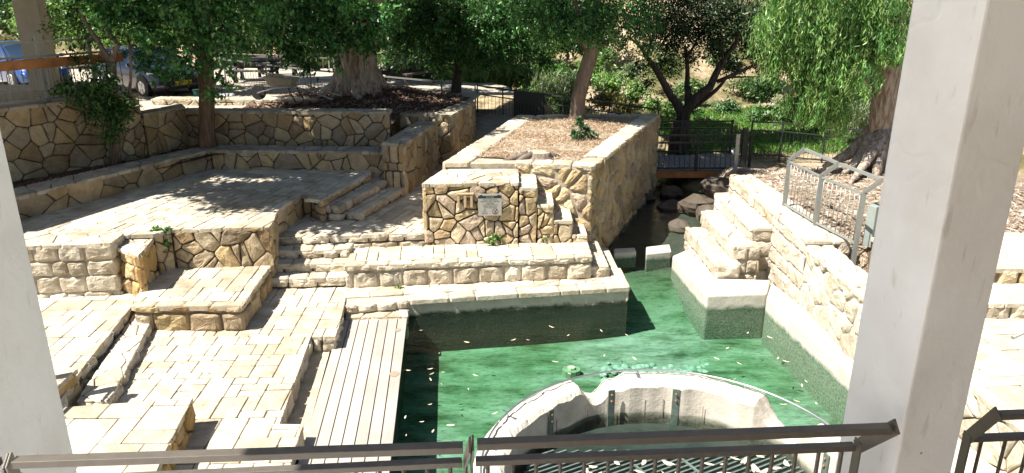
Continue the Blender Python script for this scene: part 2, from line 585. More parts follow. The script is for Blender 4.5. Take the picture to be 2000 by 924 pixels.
def masonry(name, poly, z0, z1, sides, top, label=None, cat='wall', pal='tan', toppal='cream', core='mortar', kind=None, parent=None, group=None, edge_cap=None, skw=None, tkw=None, extra=None):
    """poly: ccw plan outline. sides: None | style | {edge index: style}. top: style or None
    edge_cap: (edges, width, lmin, lmax): row of border stones along those edges of the top"""
    if area(poly) < 0: raise ValueError('cw ' + name)
    mb = MB()
    mb.tint = (0.3, 0.25, 0.18)
    mb.prism(offset_poly(poly, 0.035), z0, z1 - 0.035, 2)
    n = len(poly)
    for i in range(n):
        st = sides.get(i) if isinstance(sides, dict) else sides
        if not st: continue
        a, b = Vector((*poly[i], 0)), Vector((*poly[(i + 1) % n], 0))
        L = (b - a).length
        if L < 0.04: continue
        U = (b - a).normalized(); V = Vector((0, 0, 1)); W = U.cross(V)
        zz = st[-1] if isinstance(st[-1], dict) else {}
        st2 = tuple(x for x in st if not isinstance(x, dict))
        zb, zt, pl = zz.get('z0', z0), zz.get('z1', z1), zz.get('pal', pal)
        fr = (Vector((a.x, a.y, 0)) - W * 0.0, U, V, W)
        kw = dict(skw or {}); kw.update(zz.get('kw', {}))
        face_patch(mb, [(0, zb), (L, zb), (L, zt - .004), (0, zt - .004)], fr, st2, pl, **kw)
    if top:
        fr = (Vector((0, 0, z1)), Vector((1, 0, 0)), Vector((0, 1, 0)), Vector((0, 0, 1)))
        tp = offset_poly(poly, -0.012)
        tk = dict(tkw or {})
        inner = tp
        if edge_cap:
            edges, w, lmin, lmax = edge_cap[:4]
            for i in edges:
                a, b = Vector(tp[i]), Vector(tp[(i + 1) % n])
                L = (b - a).length; U = (b - a).normalized(); V2 = Vector((-U.y, U.x))
                x = 0
                strip = clip_by_convex(tp, [tuple(a - U * 3), tuple(b + U * 3), tuple(b + U * 3 + V2 * w), tuple(a - U * 3 + V2 * w)])
                x = -0.01
                while x < L:
                    ww = random.uniform(lmin, lmax)
                    if L - (x + ww) < lmin * .6: ww = L - x + .02
                    wj = w * random.uniform(0.97, 1.0)
                    c = [tuple(a + U * x), tuple(a + U * (x + ww)), tuple(a + U * (x + ww) + V2 * wj), tuple(a + U * x + V2 * wj)]
                    q = clip_by_convex(inner, c)
                    if len(q) >= 3:
                        stone_on(mb, q, fr, gap=0.014, tint=pick(toppal), mat=1, rough=0.006, bev=0.018, bulge=0.004, corner=0.03, h=random.uniform(.0, .008), tilt=0.012, seg=0.11, depth=0.09)
                    x += ww
                # cut that strip away from the field
                nx, ny = -V2.x, -V2.y
                inner = clip_half(inner, nx, ny, nx * (a.x + V2.x * w) + ny * (a.y + V2.y * w))
        if len(inner) >= 3: face_patch(mb, inner, fr, top, toppal, mat=1, **tk)
    o = mb.build(name, [M['stone'], M['paver'] if (top and top[0] in ('pave', 'crazy')) else M['stone'], M[core]], parent)
    tag(o, label, cat if label and kind is None else None, group, kind)
    return o

def PP(lst, z): return [P(u, v, z) for u, v in lst]
# ------------------------------------------------------------------ the terraces
def simple_prism(name, poly, z0, z1, mat, bevel=0.0, segs=2, parent=None):
    mb = MB(); mb.prism(poly, z0, z1)
    o = mb.build(name, mat, parent)
    if bevel:
        md = o.modifiers.new('bevel', 'BEVEL'); md.width = bevel; md.segments = segs; md.limit_method = 'ANGLE'
    return o

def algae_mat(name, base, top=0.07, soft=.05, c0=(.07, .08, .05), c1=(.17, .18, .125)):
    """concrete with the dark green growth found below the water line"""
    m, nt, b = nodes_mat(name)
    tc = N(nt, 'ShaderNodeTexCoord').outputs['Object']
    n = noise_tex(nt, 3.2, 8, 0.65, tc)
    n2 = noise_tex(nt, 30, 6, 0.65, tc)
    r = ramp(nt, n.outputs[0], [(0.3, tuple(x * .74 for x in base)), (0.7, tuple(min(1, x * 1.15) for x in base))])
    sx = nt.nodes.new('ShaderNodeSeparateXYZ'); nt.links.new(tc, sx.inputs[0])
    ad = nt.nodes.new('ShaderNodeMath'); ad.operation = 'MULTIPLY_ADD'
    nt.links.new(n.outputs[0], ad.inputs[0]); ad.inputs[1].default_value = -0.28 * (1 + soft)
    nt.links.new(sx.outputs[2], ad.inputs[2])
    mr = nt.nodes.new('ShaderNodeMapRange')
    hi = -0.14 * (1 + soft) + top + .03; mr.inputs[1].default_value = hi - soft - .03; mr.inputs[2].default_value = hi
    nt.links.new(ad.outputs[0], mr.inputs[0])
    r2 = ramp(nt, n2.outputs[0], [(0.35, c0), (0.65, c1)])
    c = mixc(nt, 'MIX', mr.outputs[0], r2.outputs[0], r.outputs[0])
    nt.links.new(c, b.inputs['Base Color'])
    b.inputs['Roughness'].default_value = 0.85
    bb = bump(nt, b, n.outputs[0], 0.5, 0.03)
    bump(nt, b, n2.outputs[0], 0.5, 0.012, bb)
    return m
M['kerb'] = algae_mat('kerb concrete with algae', (0.50, 0.465, 0.40), 0.045, .05, (.06, .085, .05), (.20, .26, .185))
M['ledgeface'] = algae_mat('rendered pool wall', (0.40, 0.37, 0.30), 0.06, .04, (.014, .018, .012), (.045, .055, .036))  # algae colours darkened further to carry the shade on the ledge face

cour = ('course', [0.13, 0.34])
# lower paving
for pts, sides in (([(0, 965), (556, 965), (572, 885), (592, 829), (80, 829)], {1: ('course', [.30]), 2: ('course', [.3]), 3: ('course', [.3])}),
                   ([(80, 829), (545, 829), (607, 657), (205, 657)], {1: ('course', [.3], .35, .7)}),
                   ([(205, 657), (607, 657), (655, 657), (672, 598), (680, 552), (300, 552), (215, 640)], {1: ('course', [.3]), 2: ('course', [.16, .16])})):
    masonry('lower_paving', PP(pts, .35), -0.6, .35, sides, ('pave', .175, .03), kind='structure', core='joint', pal='cream', tkw=dict(gap=.014))
simple_prism('rock_strip', PP([(648, 668), (592, 872), (540, 872), (606, 650)], .09), -.6, .07, simple('sandy rock', (0.52, 0.43, 0.29), 1, 0, 4, .3, 1.0, 9, .06))['kind'] = 'structure'
# left paving, its step and end block
masonry('left_paving', PP([(-160, 900), (60, 870), (158, 722), (256, 598), (272, 568), (-160, 568)], .65), 0, .65, {1: ('course', [.18]), 2: ('course', [.18], .4, .8)},
        ('pave', .2, .05), kind='structure', core='joint', pal='cream')
masonry('step', PP([(150, 783), (214, 783), (297, 623), (262, 612)], .5), 0, .5, {0: ('course', [.2]), 1: ('course', [.2], .35, .6)}, ('crazy', .34),
        'long low limestone step below the edge of the left paving', 'step', core='joint', pal='cream')
masonry('stone_block', PP([(50, 820), (110, 756), (151, 719), (103, 716), (20, 790)], .82), 0, .82, {0: ('rubble', .32), 1: ('rubble', .32)}, ('pave', .3, -.6),
        'square stone block at the lower end of the left paving, beside the pillar', 'stone block', pal='ochre')
masonry('stone_bench', PP([(-60, 960), (290, 960), (318, 889), (376, 777), (130, 795), (-60, 810)], .75), 0, .75, {1: ('rubble', .33), 2: ('rubble', .3)}, ('pave', .27, .02),
        'low stone bench in the lower left corner striped by the shadow of a railing', 'stone bench', pal='ochre', core='joint')
masonry('stone_platform', PP([(256, 597), (473, 597), (532, 514), (320, 511), (273, 569)], .8), 0, .8, {0: cour, 1: cour}, ('pave', .2, .03),
        'square raised stone platform in front of the rubble wall', 'stone platform', core='joint', pal='tan', edge_cap=([0, 1], .2, .28, .5))
# main terrace
UT = PP([(-40, 459), (239, 459), (300, 457), (334, 448), (526, 443), (535, 431), (541, 413), (560, 397), (590, 381), (605, 381), (628, 391), (724, 339), (724, 333), (415, 330), (20, 428)], 1.55)
masonry('upper_terrace', UT, .2, 1.55, {2: ('rubble', .27), 3: ('rubble', .27), 4: ('rubble', .26), 5: ('rubble', .3), 6: ('rubble', .3), 7: ('rubble', .3), 8: ('rubble', .25), 9: ('course', [.16]), 10: ('course', [.16])},
        ('pave', .17, -.22), kind='structure', tkw=dict(gap=.02), core='mortar', pal='tan', edge_cap=None)
masonry('stone_seat_wall', PP([(-90, 486), (217, 474), (240, 458), (238, 452), (-90, 452)], 1.6), .3, 1.6, {0: ('course', [.30, .26, .3], .25, .5), 1: ('course', [.3], .25, .5), 2: ('rubble', .3)}, ('crazy', .3),
        'broad sunlit stone wall with a mortared pale face beside the left pillar', 'wall', core='palemortar', pal='cream', skw=dict(gap=.014, bulge=.018))
masonry('wall_pier', PP([(217, 479), (270, 499), (306, 458), (240, 459)], 1.46), .3, 1.46, {0: ('course', [.25, .3], .2, .35), 1: ('rubble', .3)}, ('crazy', .3),
        'small stepped corner pier of ochre stones with a plant growing beside it', 'pier', pal='ochre')
# diagonal steps up to the terrace
def step_thing(px, z, z0, sides, label, rot=0, group=None, world=None, pal='cream', top=('crazy', .3), core='mortar', cap=None):
    return masonry('stone_step', world or PP(px, z), z0, z, sides, top, label, 'step', core=core, pal=pal, group=group, edge_cap=cap)
step_thing([(617, 401), (665, 403), (757, 352), (724, 336), (628, 388)], 1.39, .5, {0: ('course', [.17], .2, .4), 1: ('course', [.17], .2, .4)}, 'upper of the two diagonal steps below the terrace edge', group='diagonal steps to the terrace', cap=([1], .26, .2, .4))
step_thing([(664, 413), (704, 417), (790, 367), (757, 349), (664, 401)], 1.23, .5, {0: ('course', [.17], .2, .4), 1: ('course', [.17], .2, .4)}, 'lower of the two diagonal steps, resting on the shaded landing', group='diagonal steps to the terrace', cap=([1], .26, .2, .4))
# landing
masonry('landing', [(-4.55, 13.56), (-1.7, 13.85), (-1.7, 14.2), (0.3, 21.2), (-2.3, 21.2), (-2.3, 19.5), (-2.6, 17.2), (-4.0, 17.2), (-4.7, 14.2)], .2, 1.06, {0: ('course', [.16], .3, .55)}, ('pave', .17, -.3),
        kind='structure', tkw=dict(gap=.02), core='mortar', pal='cream')
# steps from the landing to the lower paving
for k, (y, z, lab) in enumerate(((12.66, .56, 'lowest of the three straight limestone steps beside the long bench'), (12.95, .73, 'middle of the three straight limestone steps beside the long bench'), (13.25, .90, 'top one of the three straight limestone steps, just below the landing'))):
    step_thing(None, z, .1, {0: ('course', [.2], .32, .55)}, lab, group='straight steps to the landing', world=[(-4.52, y), (-3.1, y + .13), (-3.1, 14.0), (-4.52, 13.9)], cap=([0], .3, .32, .5), top=('crazy', .3))
# long bench
bench = PP([(671, 519), (1157, 501), (1146, 470)], .8) + [(-1.7, 14.0), (-3.1, 13.85)]
masonry('long_bench', bench, .1, .8, {0: ('course', [.13, .34], .3, .5), 1: cour}, ('pave', .21, .1), 'long sunlit limestone bench below the wall with the warning sign', 'stone bench', pal='cream', core='palemortar',
        edge_cap=([0], .2, .3, .55))
masonry('stone_step', PP([(1149, 521), (1189, 520), (1163, 462), (1130, 470)], .57), .1, .57, {0: ('course', [.25], .3, .5), 1: ('course', [.25], .4, .6)}, ('crazy', .4), 'low pale end step at the right end of the long bench', 'step', pal='cream', core='palemortar')
# ledge along the pool
led = PP([(671, 598), (800, 586), (1231, 560), (1212, 524), (1190, 480), (1150, 478), (829, 492), (676, 545)], .35)
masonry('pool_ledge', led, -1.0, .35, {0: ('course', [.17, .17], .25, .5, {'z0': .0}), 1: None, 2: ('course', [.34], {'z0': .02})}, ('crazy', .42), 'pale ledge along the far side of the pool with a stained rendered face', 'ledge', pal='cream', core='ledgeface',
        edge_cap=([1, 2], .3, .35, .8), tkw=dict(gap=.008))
# sign wall with descending steps
sw = masonry('sign_wall', [(-1.74, 13.85), (0.13, 13.95), (0.13, 15.05), (-1.43, 15.05)], .5, 2.06, {0: ('rubble', .215), 3: ('rubble', .3)}, ('crazy', .3), 'rubble wall holding the warning sign, stepping down to the right', 'wall', pal='mixed', toppal='cream', skw=dict(gap=.022))
for (x0, x1, y0, z) in ((.135, .49, 13.965, 1.95), (.495, .82, 13.985, 1.6), (.825, 1.2, 14.0, 1.27), (1.205, 1.5, 14.02, .96)):
    masonry('step', [(x0, y0), (x1, y0), (x1, 15.05), (x0, 15.05)], .5, z, {0: ('rubble', .23), 1: ('rubble', .25)}, ('crazy', .5), pal='mixed', parent=sw, skw=dict(gap=.022))
# big planter behind it
def ring_planter(name, poly, z0, z1, sides, widths, label, soil_mat, soil_dz=-.03, pal='tan', core='mortar', toppal='cream', lmin=.3, lmax=.6, skw=None, cat='planter'):
    root = masonry(name, poly, z0, z1, sides, ('none',), label, cat, pal=pal, core=core, toppal=toppal, skw=skw)
    mb = MB(); fr = (Vector((0, 0, z1)), Vector((1, 0, 0)), Vector((0, 1, 0)), Vector((0, 0, 1)))
    tp = offset_poly(poly, -.01); cur = tp
    for i, w in widths.items():
        a, b = Vector(tp[i]), Vector(tp[(i + 1) % len(tp)])
        U = (b - a).normalized(); V2 = Vector((-U.y, U.x)); L = (b - a).length
        x = -.02
        while x < L:
            ww = random.uniform(lmin, lmax)
            if L - x - ww < lmin * .6: ww = L - x + .02
            c = [tuple(a + U * x), tuple(a + U * (x + ww)), tuple(a + U * (x + ww) + V2 * w), tuple(a + U * x + V2 * w)]
            q = clip_by_convex(cur, c)
            if len(q) >= 3:
                # split each strip block in two irregular stones
                stone_on(mb, q, fr, gap=.018, tint=pick(toppal), rough=.008, bev=.02, bulge=.006, corner=.05, h=random.uniform(0, .015), tilt=.015, seg=.12, depth=.09)
            x += ww
        cur = clip_half(cur, -V2.x, -V2.y, -V2.x * (a.x + V2.x * w) - V2.y * (a.y + V2.y * w))
    mb.build('coping', M['stone'], root)
    # soil with uneven surface, as a fine grid clipped to the inner outline
    sb = MB()
    xs = [p[0] for p in cur]; ys = [p[1] for p in cur]
    st = .16
    cache = {}
    def vz(p):
        k = (round(p[0], 4), round(p[1], 4))
        if k not in cache:
            cache[k] = sb.vert((p[0], p[1], z1 + soil_dz + .045 * noise.noise(Vector((p[0] * 1.3, p[1] * 1.3, 3))) + .02 * noise.noise(Vector((p[0] * 6, p[1] * 6, 1)))))
        return cache[k]
    cur = offset_poly(cur, -.05)
    x = min(xs) - .1
    while x < max(xs) + .1:
        y = min(ys) - .1
        while y < max(ys) + .1:
            q = clip_by_convex(cur, [(x, y), (x + st, y), (x + st, y + st), (x, y + st)])
            q = dedupe(q, 1e-4)
            if len(q) >= 3: sb.face([vz(p) for p in q], 0, True)
            y += st
        x += st
    sb.build('soil', soil_mat, root)
    return root

def mulch_mat(name, cols, scale=18):
    m, nt, b = nodes_mat(name)
    tc = N(nt, 'ShaderNodeTexCoord').outputs['Object']
    mp = nt.nodes.new('ShaderNodeMapping'); mp.inputs['Scale'].default_value = (1, 1.0, 1)
    nt.links.new(tc, mp.inputs[0])
    v = nt.nodes.new('ShaderNodeTexVoronoi'); v.inputs['Scale'].default_value = scale
    nt.links.new(mp.outputs[0], v.inputs['Vector'])
    hs = nt.nodes.new('ShaderNodeSeparateColor'); nt.links.new(v.outputs['Color'], hs.inputs[0])
    n = noise_tex(nt, 2.2, 6, .6, tc)
    r = ramp(nt, hs.outputs[0], [(i / (len(cols) - 1), c) for i, c in enumerate(cols)])
    r2 = ramp(nt, n.outputs[0], [(.35, (.7, .66, .62)), (.65, (1.15, 1.12, 1.05))])
    c = mixc(nt, 'MULTIPLY', 1, r.outputs[0], r2.outputs[0])
    nt.links.new(c, b.inputs['Base Color']); b.inputs['Roughness'].default_value = 1
    b.inputs['Specular IOR Level'].default_value = .1
    bump(nt, b, v.outputs['Distance'], 1.0, .03)
    return m
M['straw'] = mulch_mat('dry straw and bark mulch', [(.22, .14, .09), (.40, .30, .20), (.32, .22, .15), (.48, .38, .27), (.28, .18, .12)], 55)
M['mulch'] = mulch_mat('dark leaf mulch', [(.04, .028, .022), (.10, .065, .05), (.17, .115, .09), (.07, .045, .035)], 20)
KP = [(-1.45, 15.0), (0.05, 15.06), (1.66, 14.69), (4.23, 21.15), (0.14, 20.9)]
planter = ring_planter('stone_planter', KP, -.7, 2.2, {0: None, 1: ('lumpy', .24), 2: ('lumpy', .30, {'pal': 'tan'}), 3: None, 4: ('rubble', .35)}, {4: .55, 1: .42, 0: .5, 2: .5, 3: .45},
             'large raised stone planter with a leaning tree and dry straw mulch', M['straw'], pal='mixed', core='palemortar', skw=dict(gap=.035, bulge=.02))

# walls and beds at the back left
LWp = PP([(-70, 415), (20, 388), (411, 292)], 2.0)
lwb = PP([(385, 282), (20, 368), (-70, 395)], 2.0)
masonry('low_wall', LWp + PP([(400, 283), (20, 369), (-70, 393)], 2.0), 1.2, 2.0, {0: ('rubble', .42), 1: ('rubble', .42)}, ('crazy', .3), 'long low seat wall of big ochre stones curving along the left of the terrace', 'wall', pal='tan', toppal='grey')
masonry('low_wall', PP([(411, 293), (753, 297), (753, 287), (404, 282)], 2.0), 1.2, 2.0, {0: ('rubble', .36)}, ('crazy', .3), 'dappled low wall between the terrace and the planting bed, left of the wall end pier', 'wall', pal='tan', toppal='grey')
masonry('wall_end', [(-2.98, 16.7), (-2.44, 16.6), (-1.95, 19.5), (-2.5, 19.55)], .9, 2.27, {0: ('course', [.45, .2, .45], .16, .26), 1: ('rubble', .34)}, ('crazy', .3), 'thick stone wall end between the diagonal steps and the path', 'wall', pal='tan', toppal='grey')
masonry('back_wall', [(-8.3, 18.16), (-2.98, 18.0), (-2.98, 18.5), (-8.3, 18.66)], 1.5, 2.76, {0: ('rubble', .28)}, ('crazy', .3), 'tall shaded rubble wall behind the dark planting bed', 'wall', pal='tan', toppal='grey')
masonry('corner_wall', [(-3.0, 19.75), (-1.6, 19.6), (-1.07, 22.0), (-1.5, 22.1), (-2.05, 20.1), (-3.0, 20.2)], .9, 2.42, {0: ('rubble', .29), 1: ('rubble', .28)}, ('crazy', .3), 'corner wall of ochre stones holding the mulch bank beside the path', 'wall', pal='tan', toppal='grey')
masonry('wall', [(-10.4, 21.5), (-5.0, 21.4), (-5.0, 21.9), (-10.4, 22.0)], 1.8, 2.56, {0: ('rubble', .30)}, ('crazy', .35), 'low sunlit stone wall in front of the parked cars', 'wall', pal='cream', toppal='cream')
masonry('tall_wall', [(-12.6, 11.5), (-10.25, 14.6), (-8.47, 17.0), (-8.75, 17.3), (-10.6, 14.9), (-13.0, 11.8)], 1.5, 3.36, {0: ('rubble', .265), 1: ('rubble', .265)}, ('crazy', .35), 'tall shaded rubble wall below the railing at the far left', 'wall', pal='tan', toppal='grey')
masonry('wall', [(-8.46, 17.02), (-7.95, 18.1), (-8.2, 18.5), (-8.8, 17.3)], 1.5, 2.88, {0: ('rubble', .34)}, ('crazy', .35), 'short lower wall joining the tall wall to the back wall behind the tree', 'wall', pal='tan', toppal='grey')
# planting bed soil, yard
def sheet(name, poly, zf, mat, kind='structure', label=None, st=.3, smooth=True):
    sb = MB(); cache = {}
    xs = [p[0] for p in poly]; ys = [p[1] for p in poly]
    def vz(p):
        k = (round(p[0], 4), round(p[1], 4))
        if k not in cache: cache[k] = sb.vert((p[0], p[1], zf(p[0], p[1])))
        return cache[k]
    x = min(xs)
    while x < max(xs):
        y = min(ys)
        while y < max(ys):
            q = dedupe(clip_by_convex(poly, [(x, y), (x + st, y), (x + st, y + st), (x, y + st)]), 1e-4)
            if len(q) >= 3 and abs(area(q)) > 1e-6: sb.face([vz(p) for p in q], 0, smooth)
            y += st
        x += st
    o = sb.build(name, mat)
    return tag(o, label, None, None, kind)
nz = lambda x, y, s, a, o=0: a * noise.noise(Vector((x * s, y * s, o)))
sheet('bed_soil', [(-13, 11), (-9.4, 13.3), (-6.9, 17.15), (-2.9, 17.0), (-2.9, 18.3), (-8.1, 18.4), (-10.4, 15), (-13, 12)], lambda x, y: 1.88 + nz(x, y, 1.5, .06), M['mulch'])
def yard_z(x, y):
    z = 2.42 - max(0, (y - 23)) * .03 - max(0, (x + 3)) * .05
    if y < 22: z = 2.38
    # mulch mound round the big eucalyptus
    d = math.hypot((x + 4.4) / 2.6, (y - 22.2) / 1.6)
    z += .42 * max(0, 1 - d) ** 1.2
    return max(1.2, z) + nz(x, y, .8, .05) + nz(x, y, 3, .015)
M['yard'] = simple('pale gravel yard', (0.40, 0.35, 0.28), 1, 0, 5, .3, .6, 30, .03)
def yard_poly_z(x, y): return yard_z(x, y)
sheet('yard', [(-30, 18.3), (-8.3, 18.3), (-3, 18.3), (-3, 20), (-1.9, 20), (-1.25, 22.1), (-1.0, 24.5), (0.2, 24.6), (-0.2, 27.6), (-2.5, 31), (-5, 34), (-30, 34)], yard_z, M['yard'], st=.4)
sheet('mulch_bank', [(-7.6, 20.8), (-3.0, 19.0), (-2.9, 20.1), (-2.0, 20.0), (-1.45, 22.1), (-1.3, 23.3), (-3, 24.3), (-6.5, 24.0), (-7.6, 22.4)],
      lambda x, y: yard_z(x, y) + .012 + .12 * max(0, 1 - math.hypot((x + 3.2) / 2.6, (y - 22) / 1.8)) + nz(x, y, 5, .02, 4), M['mulch'], st=.2)
sheet('path', [(-2.3, 19.4), (0.4, 19.4), (0.4, 25.2), (-1.3, 25.2), (-2.0, 22)], lambda x, y: 1.068 + max(0, y - 19.6) * .11, M['yard'])

# ------------------------------------------------------------------ right side of the pool
simple_prism('pool_kerb', PP([(1313, 499), (1380, 577), (1499, 572), (1506, 546), (1403, 543), (1343, 486)], .3), -1.0, .3, M['kerb'], .045, 3)
tag(bpy.data.objects['pool_kerb'], 'smooth pale kerb bending round the foot of the big stone steps', 'kerb')
o = simple_prism('pool_kerb', PP([(1497, 581), (1658, 725), (1790, 850), (1900, 960), (2020, 960), (1870, 850), (1690, 690), (1566, 597), (1507, 550)], .3), -1.0, .302, M['kerb'], .05, 3)
tag(o, 'long straight pale kerb running towards the right pillar', 'kerb')
def blockrow(name, poly, z0, z1, label, cat, pal='white', style=('course', [.3], .45, .8), sides=(0, 1, 3), group=None, top=('crazy', .6), pk='palemortar', bulge=.02):
    return masonry(name, poly, z0, z1, {i: style for i in sides}, top, label, cat, pal=pal, toppal=pal, core=pk, group=group, skw=dict(gap=.014, bulge=bulge, bev=.03, rough=.014, corner=.03), tkw=dict(gap=.010, bulge=.012, bev=.025, rough=.012, corner=.03, tilt=.02, h=.0))
blockrow('giant_step', [(3.93, 13.4), (4.42, 13.4), (4.42, 15.6), (3.88, 15.8)], .0, .58, 'lowest of the rough white giant steps right of the channel', 'step', group='giant white steps')
blockrow('giant_step', [(4.3, 13.62), (4.85, 13.62), (4.82, 16.1), (4.25, 16.0)], .0, .87, 'middle one of the rough white giant steps right of the channel', 'step', group='giant white steps')
blockrow('giant_step', [(4.7, 13.88), (5.2, 13.88), (5.2, 16.4), (4.66, 16.5)], .0, 1.16, 'highest of the rough white giant steps, against the fence wall', 'step', group='giant white steps')
blockrow('fence_wall', [(5.14, 12.25), (5.95, 12.25), (5.8, 15), (5.62, 17.0), (5.12, 17.0)], .0, 1.46, 'long rough white wall carrying the slanted railing on its top', 'wall', sides=(4, 0, 3), style=('course', [.3, .36, .3, .4], .35, .75), top=('crazy', .5))
blockrow('fence_wall', [(5.14, 8.6), (5.62, 8.6), (5.62, 12.24), (5.14, 12.24)], .0, 1.36, 'broken lower continuation of the white wall beside the right pillar', 'wall', sides=(3, 1, 0), style=('lumpy', .3), top=('crazy', .45))
o = simple_prism('channel_block', PP([(1262, 493), (1312, 488), (1308, 474), (1262, 479)], .2), -.6, .17, M['kerb'], .03, 2)
tag(o, 'pale square block standing in the channel mouth beside the white steps', 'stone block')
o = simple_prism('channel_block', PP([(1199, 495), (1243, 492), (1240, 483), (1199, 485)], .14), -.6, .14, M['kerb'], .03, 2)
tag(o, 'small pale block at the foot of the planter in the channel mouth', 'stone block')
# bank behind the fence wall
def bank_z(x, y):
    z = 1.38
    if y > 16: z -= min(.8, (y - 16) * .14)
    z += .28 * max(0, 1 - math.hypot((x - 9.0) / 2.6, (y - 17.6) / 2.4))
    if y > 16.9: z -= max(0, 6.1 - x) * 1.5
    if y < 12.25: z = .82
    elif y < 12.6: z = .82 + (z - .82) * (y - 12.25) / .35
    return z + nz(x, y, 1.2, .07) + nz(x, y, 5, .025)
M['bankmat'] = mulch_mat('strips of fallen bark', [(.32, .26, .19), (.18, .13, .095), (.42, .36, .28), (.26, .20, .15), (.48, .43, .35)], 30)
sheet('bank', [(5.6, 9.0), (9.5, 9.0), (9.5, 11.2), (14, 11.2), (20, 20), (20, 21), (5.0, 21.0), (5.3, 17.0)], bank_z, M['bankmat'], st=.25)
# paved terrace beyond the right pillar
masonry('side_paving', [(5.66, 4.5), (12.5, 4.5), (12.5, 10.2), (5.66, 10.0)], 0, 1.0, {3: ('rubble', .35)}, ('pave', .22, .1), kind='structure', core='joint', pal='cream')
masonry('stone_step', [(6.3, 10.0), (12.5, 10.15), (12.5, 11.4), (6.3, 11.3)], .5, 1.25, {0: ('course', [.3])}, ('pave', .25, .1), 'lower pale stone step seen right of the pillar', 'step', core='joint', pal='cream', group='steps right of the pillar')
masonry('stone_step', [(6.3, 10.75), (12.5, 10.9), (12.5, 12.6), (6.3, 12.5)], .5, 1.5, {0: ('course', [.3])}, ('pave', .25, .1), 'upper pale stone step seen right of the pillar', 'step', core='joint', pal='tan', group='steps right of the pillar')

# ------------------------------------------------------------------ pool
def pool_floor_mat():
    m, nt, b = nodes_mat('green algae pool floor')
    tc = N(nt, 'ShaderNodeTexCoord').outputs['Object']
    mp = nt.nodes.new('ShaderNodeMapping'); mp.inputs['Scale'].default_value = (.7, 1.8, 1); mp.inputs['Rotation'].default_value = (0, 0, .25)
    nt.links.new(tc, mp.inputs[0])
    n = noise_tex(nt, 1.6, 9, .68, mp.outputs[0]); n2 = noise_tex(nt, 11, 6, .7, mp.outputs[0]); n3 = noise_tex(nt, .45, 3, .5, tc)
    r = ramp(nt, n.outputs[0], [(.34, (.045, .075, .038)), (.46, (.12, .175, .115)), (.57, (.19, .255, .19)), (.75, (.28, .35, .29))])
    r2 = ramp(nt, n2.outputs[0], [(.34, (.36, .42, .30)), (.48, (1, 1, 1)), (.7, (1.12, 1.1, 1.08))])
    r3 = ramp(nt, n3.outputs[0], [(.40, (.60, .82, .66)), (.60, (.98, 1.0, 1.06))])
    c = mixc(nt, 'MULTIPLY', .8, r.outputs[0], r2.outputs[0]); c = mixc(nt, 'MULTIPLY', 1, c, r3.outputs[0])
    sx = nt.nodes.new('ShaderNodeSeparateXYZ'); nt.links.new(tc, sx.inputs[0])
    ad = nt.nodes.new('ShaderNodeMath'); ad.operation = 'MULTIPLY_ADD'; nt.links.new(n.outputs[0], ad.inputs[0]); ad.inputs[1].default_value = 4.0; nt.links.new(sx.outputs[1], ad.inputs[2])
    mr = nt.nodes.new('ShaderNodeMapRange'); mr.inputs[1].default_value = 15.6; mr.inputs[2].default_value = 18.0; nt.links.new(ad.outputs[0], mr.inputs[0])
    c = mixc(nt, 'MIX', mr.outputs[0], c, (.035, .04, .028))  # towards the channel the planter's shade is mixed into the floor colour
    nt.links.new(c, b.inputs['Base Color']); b.inputs['Roughness'].default_value = 1; b.inputs['Specular IOR Level'].default_value = 0
    return m
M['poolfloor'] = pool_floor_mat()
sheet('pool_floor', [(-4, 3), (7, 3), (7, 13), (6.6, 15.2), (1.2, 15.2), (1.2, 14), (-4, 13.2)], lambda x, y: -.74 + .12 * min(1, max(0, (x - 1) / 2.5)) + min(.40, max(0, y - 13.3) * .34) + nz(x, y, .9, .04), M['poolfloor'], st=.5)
sheet('channel_floor', [(1.2, 15.2), (6.6, 15.2), (6.4, 31), (1.2, 31)], lambda x, y: -.22 + nz(x, y, .9, .04) + min(.10, (y - 15.2) * .1), simple('channel bed with painted shade', (.035, .04, .028), .9, 0, 3, .5), st=.5)  # near-black colour stands in for the planter's deep shade on the channel
def water_mat():
    m = bpy.data.materials.new('clear green water'); m.use_nodes = True
    nt = m.node_tree; nt.nodes.remove(nt.nodes['Principled BSDF'])
    tc = N(nt, 'ShaderNodeTexCoord').outputs['Object']
    mp = nt.nodes.new('ShaderNodeMapping'); mp.inputs['Scale'].default_value = (1, 2.2, 1); nt.links.new(tc, mp.inputs[0])
    n = noise_tex(nt, 2.4, 4, .55, mp.outputs[0]); n2 = noise_tex(nt, 11, 3, .5, mp.outputs[0])
    b1 = nt.nodes.new('ShaderNodeBump'); b1.inputs['Strength'].default_value = .16; b1.inputs['Distance'].default_value = .12
    nt.links.new(n.outputs[0], b1.inputs['Height'])
    b2 = nt.nodes.new('ShaderNodeBump'); b2.inputs['Strength'].default_value = .14; b2.inputs['Distance'].default_value = .03
    nt.links.new(n2.outputs[0], b2.inputs['Height']); nt.links.new(b1.outputs[0], b2.inputs['Normal'])
    g = nt.nodes.new('ShaderNodeBsdfGlossy'); g.inputs['Roughness'].default_value = .02; nt.links.new(b2.outputs[0], g.inputs['Normal'])
    t = nt.nodes.new('ShaderNodeBsdfTransparent'); t.inputs['Color'].default_value = (.95, .99, .97, 1)
    f = nt.nodes.new('ShaderNodeFresnel'); f.inputs['IOR'].default_value = 1.33; nt.links.new(b2.outputs[0], f.inputs['Normal'])
    mx = nt.nodes.new('ShaderNodeMixShader'); nt.links.new(f.outputs[0], mx.inputs[0]); nt.links.new(t.outputs[0], mx.inputs[1]); nt.links.new(g.outputs[0], mx.inputs[2])
    nt.links.new(mx.outputs[0], nt.nodes['Material Output'].inputs[0])
    return m
M['water'] = water_mat()
ab = M['water'].node_tree.nodes.new('ShaderNodeVolumeAbsorption')
